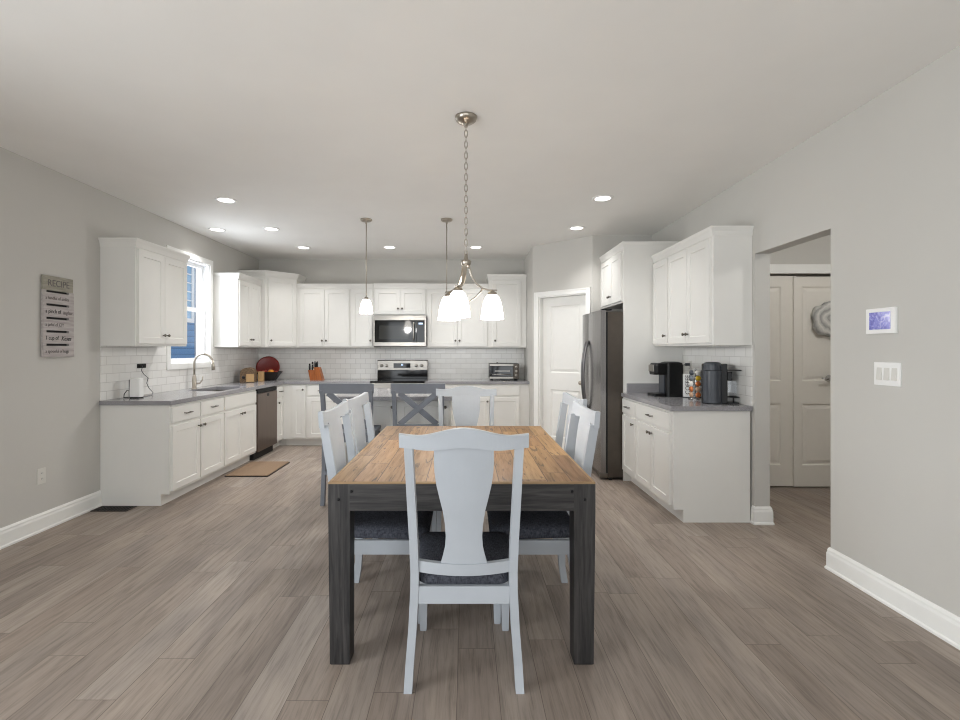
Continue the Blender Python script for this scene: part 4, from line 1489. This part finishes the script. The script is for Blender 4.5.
k1.scale = (0.95, 0.80, 1.0)
sb = thing('coffee_sign_box', (2.102, 4.47, 0.9145), -0.35, 'white box with black lettering between the two coffee makers', 'box')
MB().box(-0.075, 0.075, -0.035, 0.035, 0.004, 0.215, 0.003).build('body', 'white_plastic', sb)
MB().box(-0.078, 0.078, -0.038, 0.038, 0.0, 0.006).build('base_edge', 'black', sb)
text('COFFEE', 0.052, (-0.036, -0.0355, 0.028), (PI / 2, -PI / 2, 0), 'ink', sb)

# pod carousel
cx_, cy_ = 2.062, 4.31
ca_ = thing('pod_carousel', (cx_, cy_, 0.9145), 0, 'chrome wire carousel full of coloured coffee pods', 'pod rack')
MB().lathe([(0.062, 0), (0.062, 0.006), (0.02, 0.012), (0.006, 0.014), (0.006, 0.262), (0.012, 0.268), (0.001, 0.278)], 20).build('stand', 'chrome', ca_)
for k in range(5):
    a_ = -PI / 2 + (k - 2) * 2 * PI / 5
    mb = MB()
    for row in range(5):
        zc = 0.042 + row * 0.049
        pts = [(0.045 * math.cos(a_) - 0.0235 * math.sin(a_) * math.cos(t2), 0.045 * math.sin(a_) + 0.0235 * math.cos(a_) * math.cos(t2), zc + 0.0235 * math.sin(t2)) for t2 in [2 * PI * q / 16 for q in range(16)]]
        mb.tube(pts, 0.0016, 6, closed=True)
        mb.tube([(0.004 * math.cos(a_), 0.004 * math.sin(a_), zc - 0.0235), (0.045 * math.cos(a_), 0.045 * math.sin(a_), zc - 0.0235)], 0.0016, 6)
    mb.build('pod_rings', 'chrome', ca_)
pod_cols = [(206, 120, 66), (236, 232, 224), (70, 74, 82), (214, 176, 44), (150, 84, 52), (196, 160, 130), (128, 134, 140)]
cname = ['copper', 'white', 'dark grey', 'yellow', 'brown', 'tan', 'silver']
for i, c_ in enumerate(pod_cols):
    M['pod%d' % i] = plain('pod_lid_' + cname[i].replace(' ', '_'), c_, 0.3, 0.3 if i in (0, 6) else 0.0, noise=0.15, nscale=60)
rows = ['bottom', 'second', 'middle', 'fourth', 'top']
colw = {1: 'left', 2: 'front', 3: 'right'}
seq = [[5, 0, 4], [0, 5, 0], [1, 0, 5], [6, 3, 2], [2, 1, 6]]
for row in range(5):
    for k in (1, 2, 3):
        a_ = -PI / 2 + (k - 2) * 2 * PI / 5
        ci = seq[row][k - 1]
        X = Matrix.Translation((0, 0, 0)) @ Matrix.Rotation(a_, 4, 'Z')
        pod = thing('coffee_pod', (cx_, cy_, 0.914 + 0.042 + row * 0.049), a_, '%s-lidded coffee pod in the %s row, %s column of the carousel' % (cname[ci], rows[row], colw[k]), 'coffee pod', 'coffee pods in the carousel')
        MB().lathe([(0.016, 0.016), (0.020, 0.040), (0.021, 0.047)], 16, axis='X').build('cup', 'white_plastic', pod)
        MB().lathe([(0.0245, 0.0475), (0.0245, 0.0495), (0.001, 0.0505)], 16, axis='X').build('foil_lid', 'pod%d' % ci, pod)

# grey capsule machine with water tank
k2 = thing('capsule_coffee_maker', (2.055, 3.95, 0.9145), -0.48, 'slate grey capsule coffee maker at the open end of the coffee counter', 'coffee maker')
MB().box(-0.105, 0.085, -0.01, 0.20, 0.0, 0.325, 0.008).build('chassis', 'black', k2)
lp = []
for z, s in ((0.006, 1.0), (0.27, 1.0)):
    lp.append([(-0.025 + 0.068 * s * math.cos(a_), -0.01 - 0.055 * s * math.sin(a_), z) for a_ in [PI * q / 14 for q in range(15)]])
MB().loft(lp).build('front_body', 'greyplastic', k2)
lp = []
for z, s in ((0.274, 1.0), (0.318, 1.0), (0.335, 0.9), (0.342, 0.6)):
    lp.append([(-0.025 + 0.068 * s * math.cos(2 * PI * q / 28), 0.01 - 0.075 * s * math.sin(2 * PI * q / 28), z) for q in range(28)])
MB().loft(lp).build('brew_head', 'greyplastic', k2)
MB().box(0.086, 0.118, 0.0, 0.10, 0.19, 0.26, 0.006).build('spout', 'black', k2)
MB().box(0.06, 0.185, 0.02, 0.09, 0.272, 0.279, 0.002).build('lever', 'black', k2)
MB().box(0.086, 0.165, 0.11, 0.19, 0.012, 0.19, 0.006).build('water_tank', 'tank', k2)
mb = MB().box(0.086, 0.17, 0.01, 0.10, 0.0, 0.012, 0.003)
mb.tube([(0.128 + 0.042 * math.cos(t2), 0.055 + 0.04 * math.sin(t2), 0.055) for t2 in [2 * PI * q / 20 for q in range(20)]], 0.004, 6, closed=True)
mb.tube([(0.128, 0.015, 0.01), (0.128, 0.015, 0.055)], 0.004, 6).tube([(0.128, 0.095, 0.01), (0.128, 0.095, 0.055)], 0.004, 6)
mb.build('cup_support', 'black', k2)

o2 = outlet('wall_outlet', (XR - 0.008, 4.80, 1.19), -R90, 'white outlet with a plug on the tile behind the black coffee maker')
pg = thing('power_plug', (XR - 0.0165, 4.80, 1.211), 0, 'grey plug and cord in the outlet behind the black coffee maker', 'plug')
MB().box(-0.04, 0, -0.014, 0.014, -0.014, 0.014, 0.005).build('plug_body', 'greyplastic', pg)
MB().tube([(-0.04, 0, 0), (-0.07, 0, -0.01), (-0.085, 0, -0.05), (-0.07, 0, -0.12), (-0.05, -0.02, -0.22), (-0.05, -0.03, -0.287), (-0.09, -0.03, -0.290)], 0.004, 6).build('cord', 'greyplastic', pg)

# ------------------------------------------------------------------ right wall items
tp = thing('wall_touch_panel', (XR, 2.59, 1.512), -R90, 'white wall touch panel with a purple-blue screen right of the opening', 'touch panel')
MB().box(-0.090, 0.090, -0.018, 0, -0.069, 0.069, 0.005).build('housing', 'white_plastic', tp)
MB().box(-0.066, 0.066, -0.0195, -0.0175, -0.046, 0.048, 0.0005).build('screen', 'screen', tp)
sw = thing('light_switch', (XR, 2.56, 1.227), -R90, 'white three-gang light switch plate below the touch panel', 'switch')
MB().box(-0.080, 0.080, -0.006, 0, -0.062, 0.062, 0.002).build('cover_plate', 'white_plastic', sw)
for x in (-0.046, 0, 0.046):
    MB().loft([[(x - 0.0165, -0.006, -0.033), (x + 0.0165, -0.006, -0.033), (x + 0.0165, -0.006, 0.033), (x - 0.0165, -0.006, 0.033)], [(x - 0.0155, -0.012, -0.032), (x + 0.0155, -0.012, -0.032), (x + 0.0155, -0.007, 0.032), (x - 0.0155, -0.007, 0.032)]]).build('rocker', 'offwhite_plastic', sw)

# rear window frame and patio frame (openings the daylight comes through)
wr2 = bpy.data.objects.new('window_2', None)
COL.objects.link(wr2)
wr2['kind'] = 'structure'
tag(wr2, 'wide white rear window frame behind the camera', 'window')
mb = MB()
for x in (-2.7, -1.2, 0.3, 1.84):
    mb.box(x, x + 0.06, YN - 0.1, YN, 0.35, 2.35)
mb.box(-2.7, 1.9, YN - 0.1, YN, 0.35, 0.41).box(-2.7, 1.9, YN - 0.1, YN, 2.29, 2.35)
mb.build('frame', 'vinyl', wr2)
wr3 = bpy.data.objects.new('window_3', None)
COL.objects.link(wr3)
wr3['kind'] = 'structure'
tag(wr3, 'white patio door frame in the left wall beside the camera', 'window')
mb = MB()
for y in (-2.1, -0.53, 1.03):
    mb.box(XL - 0.1, XL, y, y + 0.07, 0.0, 2.15)
mb.box(XL - 0.1, XL, -2.1, 1.1, 0, 0.06).box(XL - 0.1, XL, -2.1, 1.1, 2.09, 2.15)
mb.build('frame', 'vinyl', wr3)
bpy.context.view_layer.update()
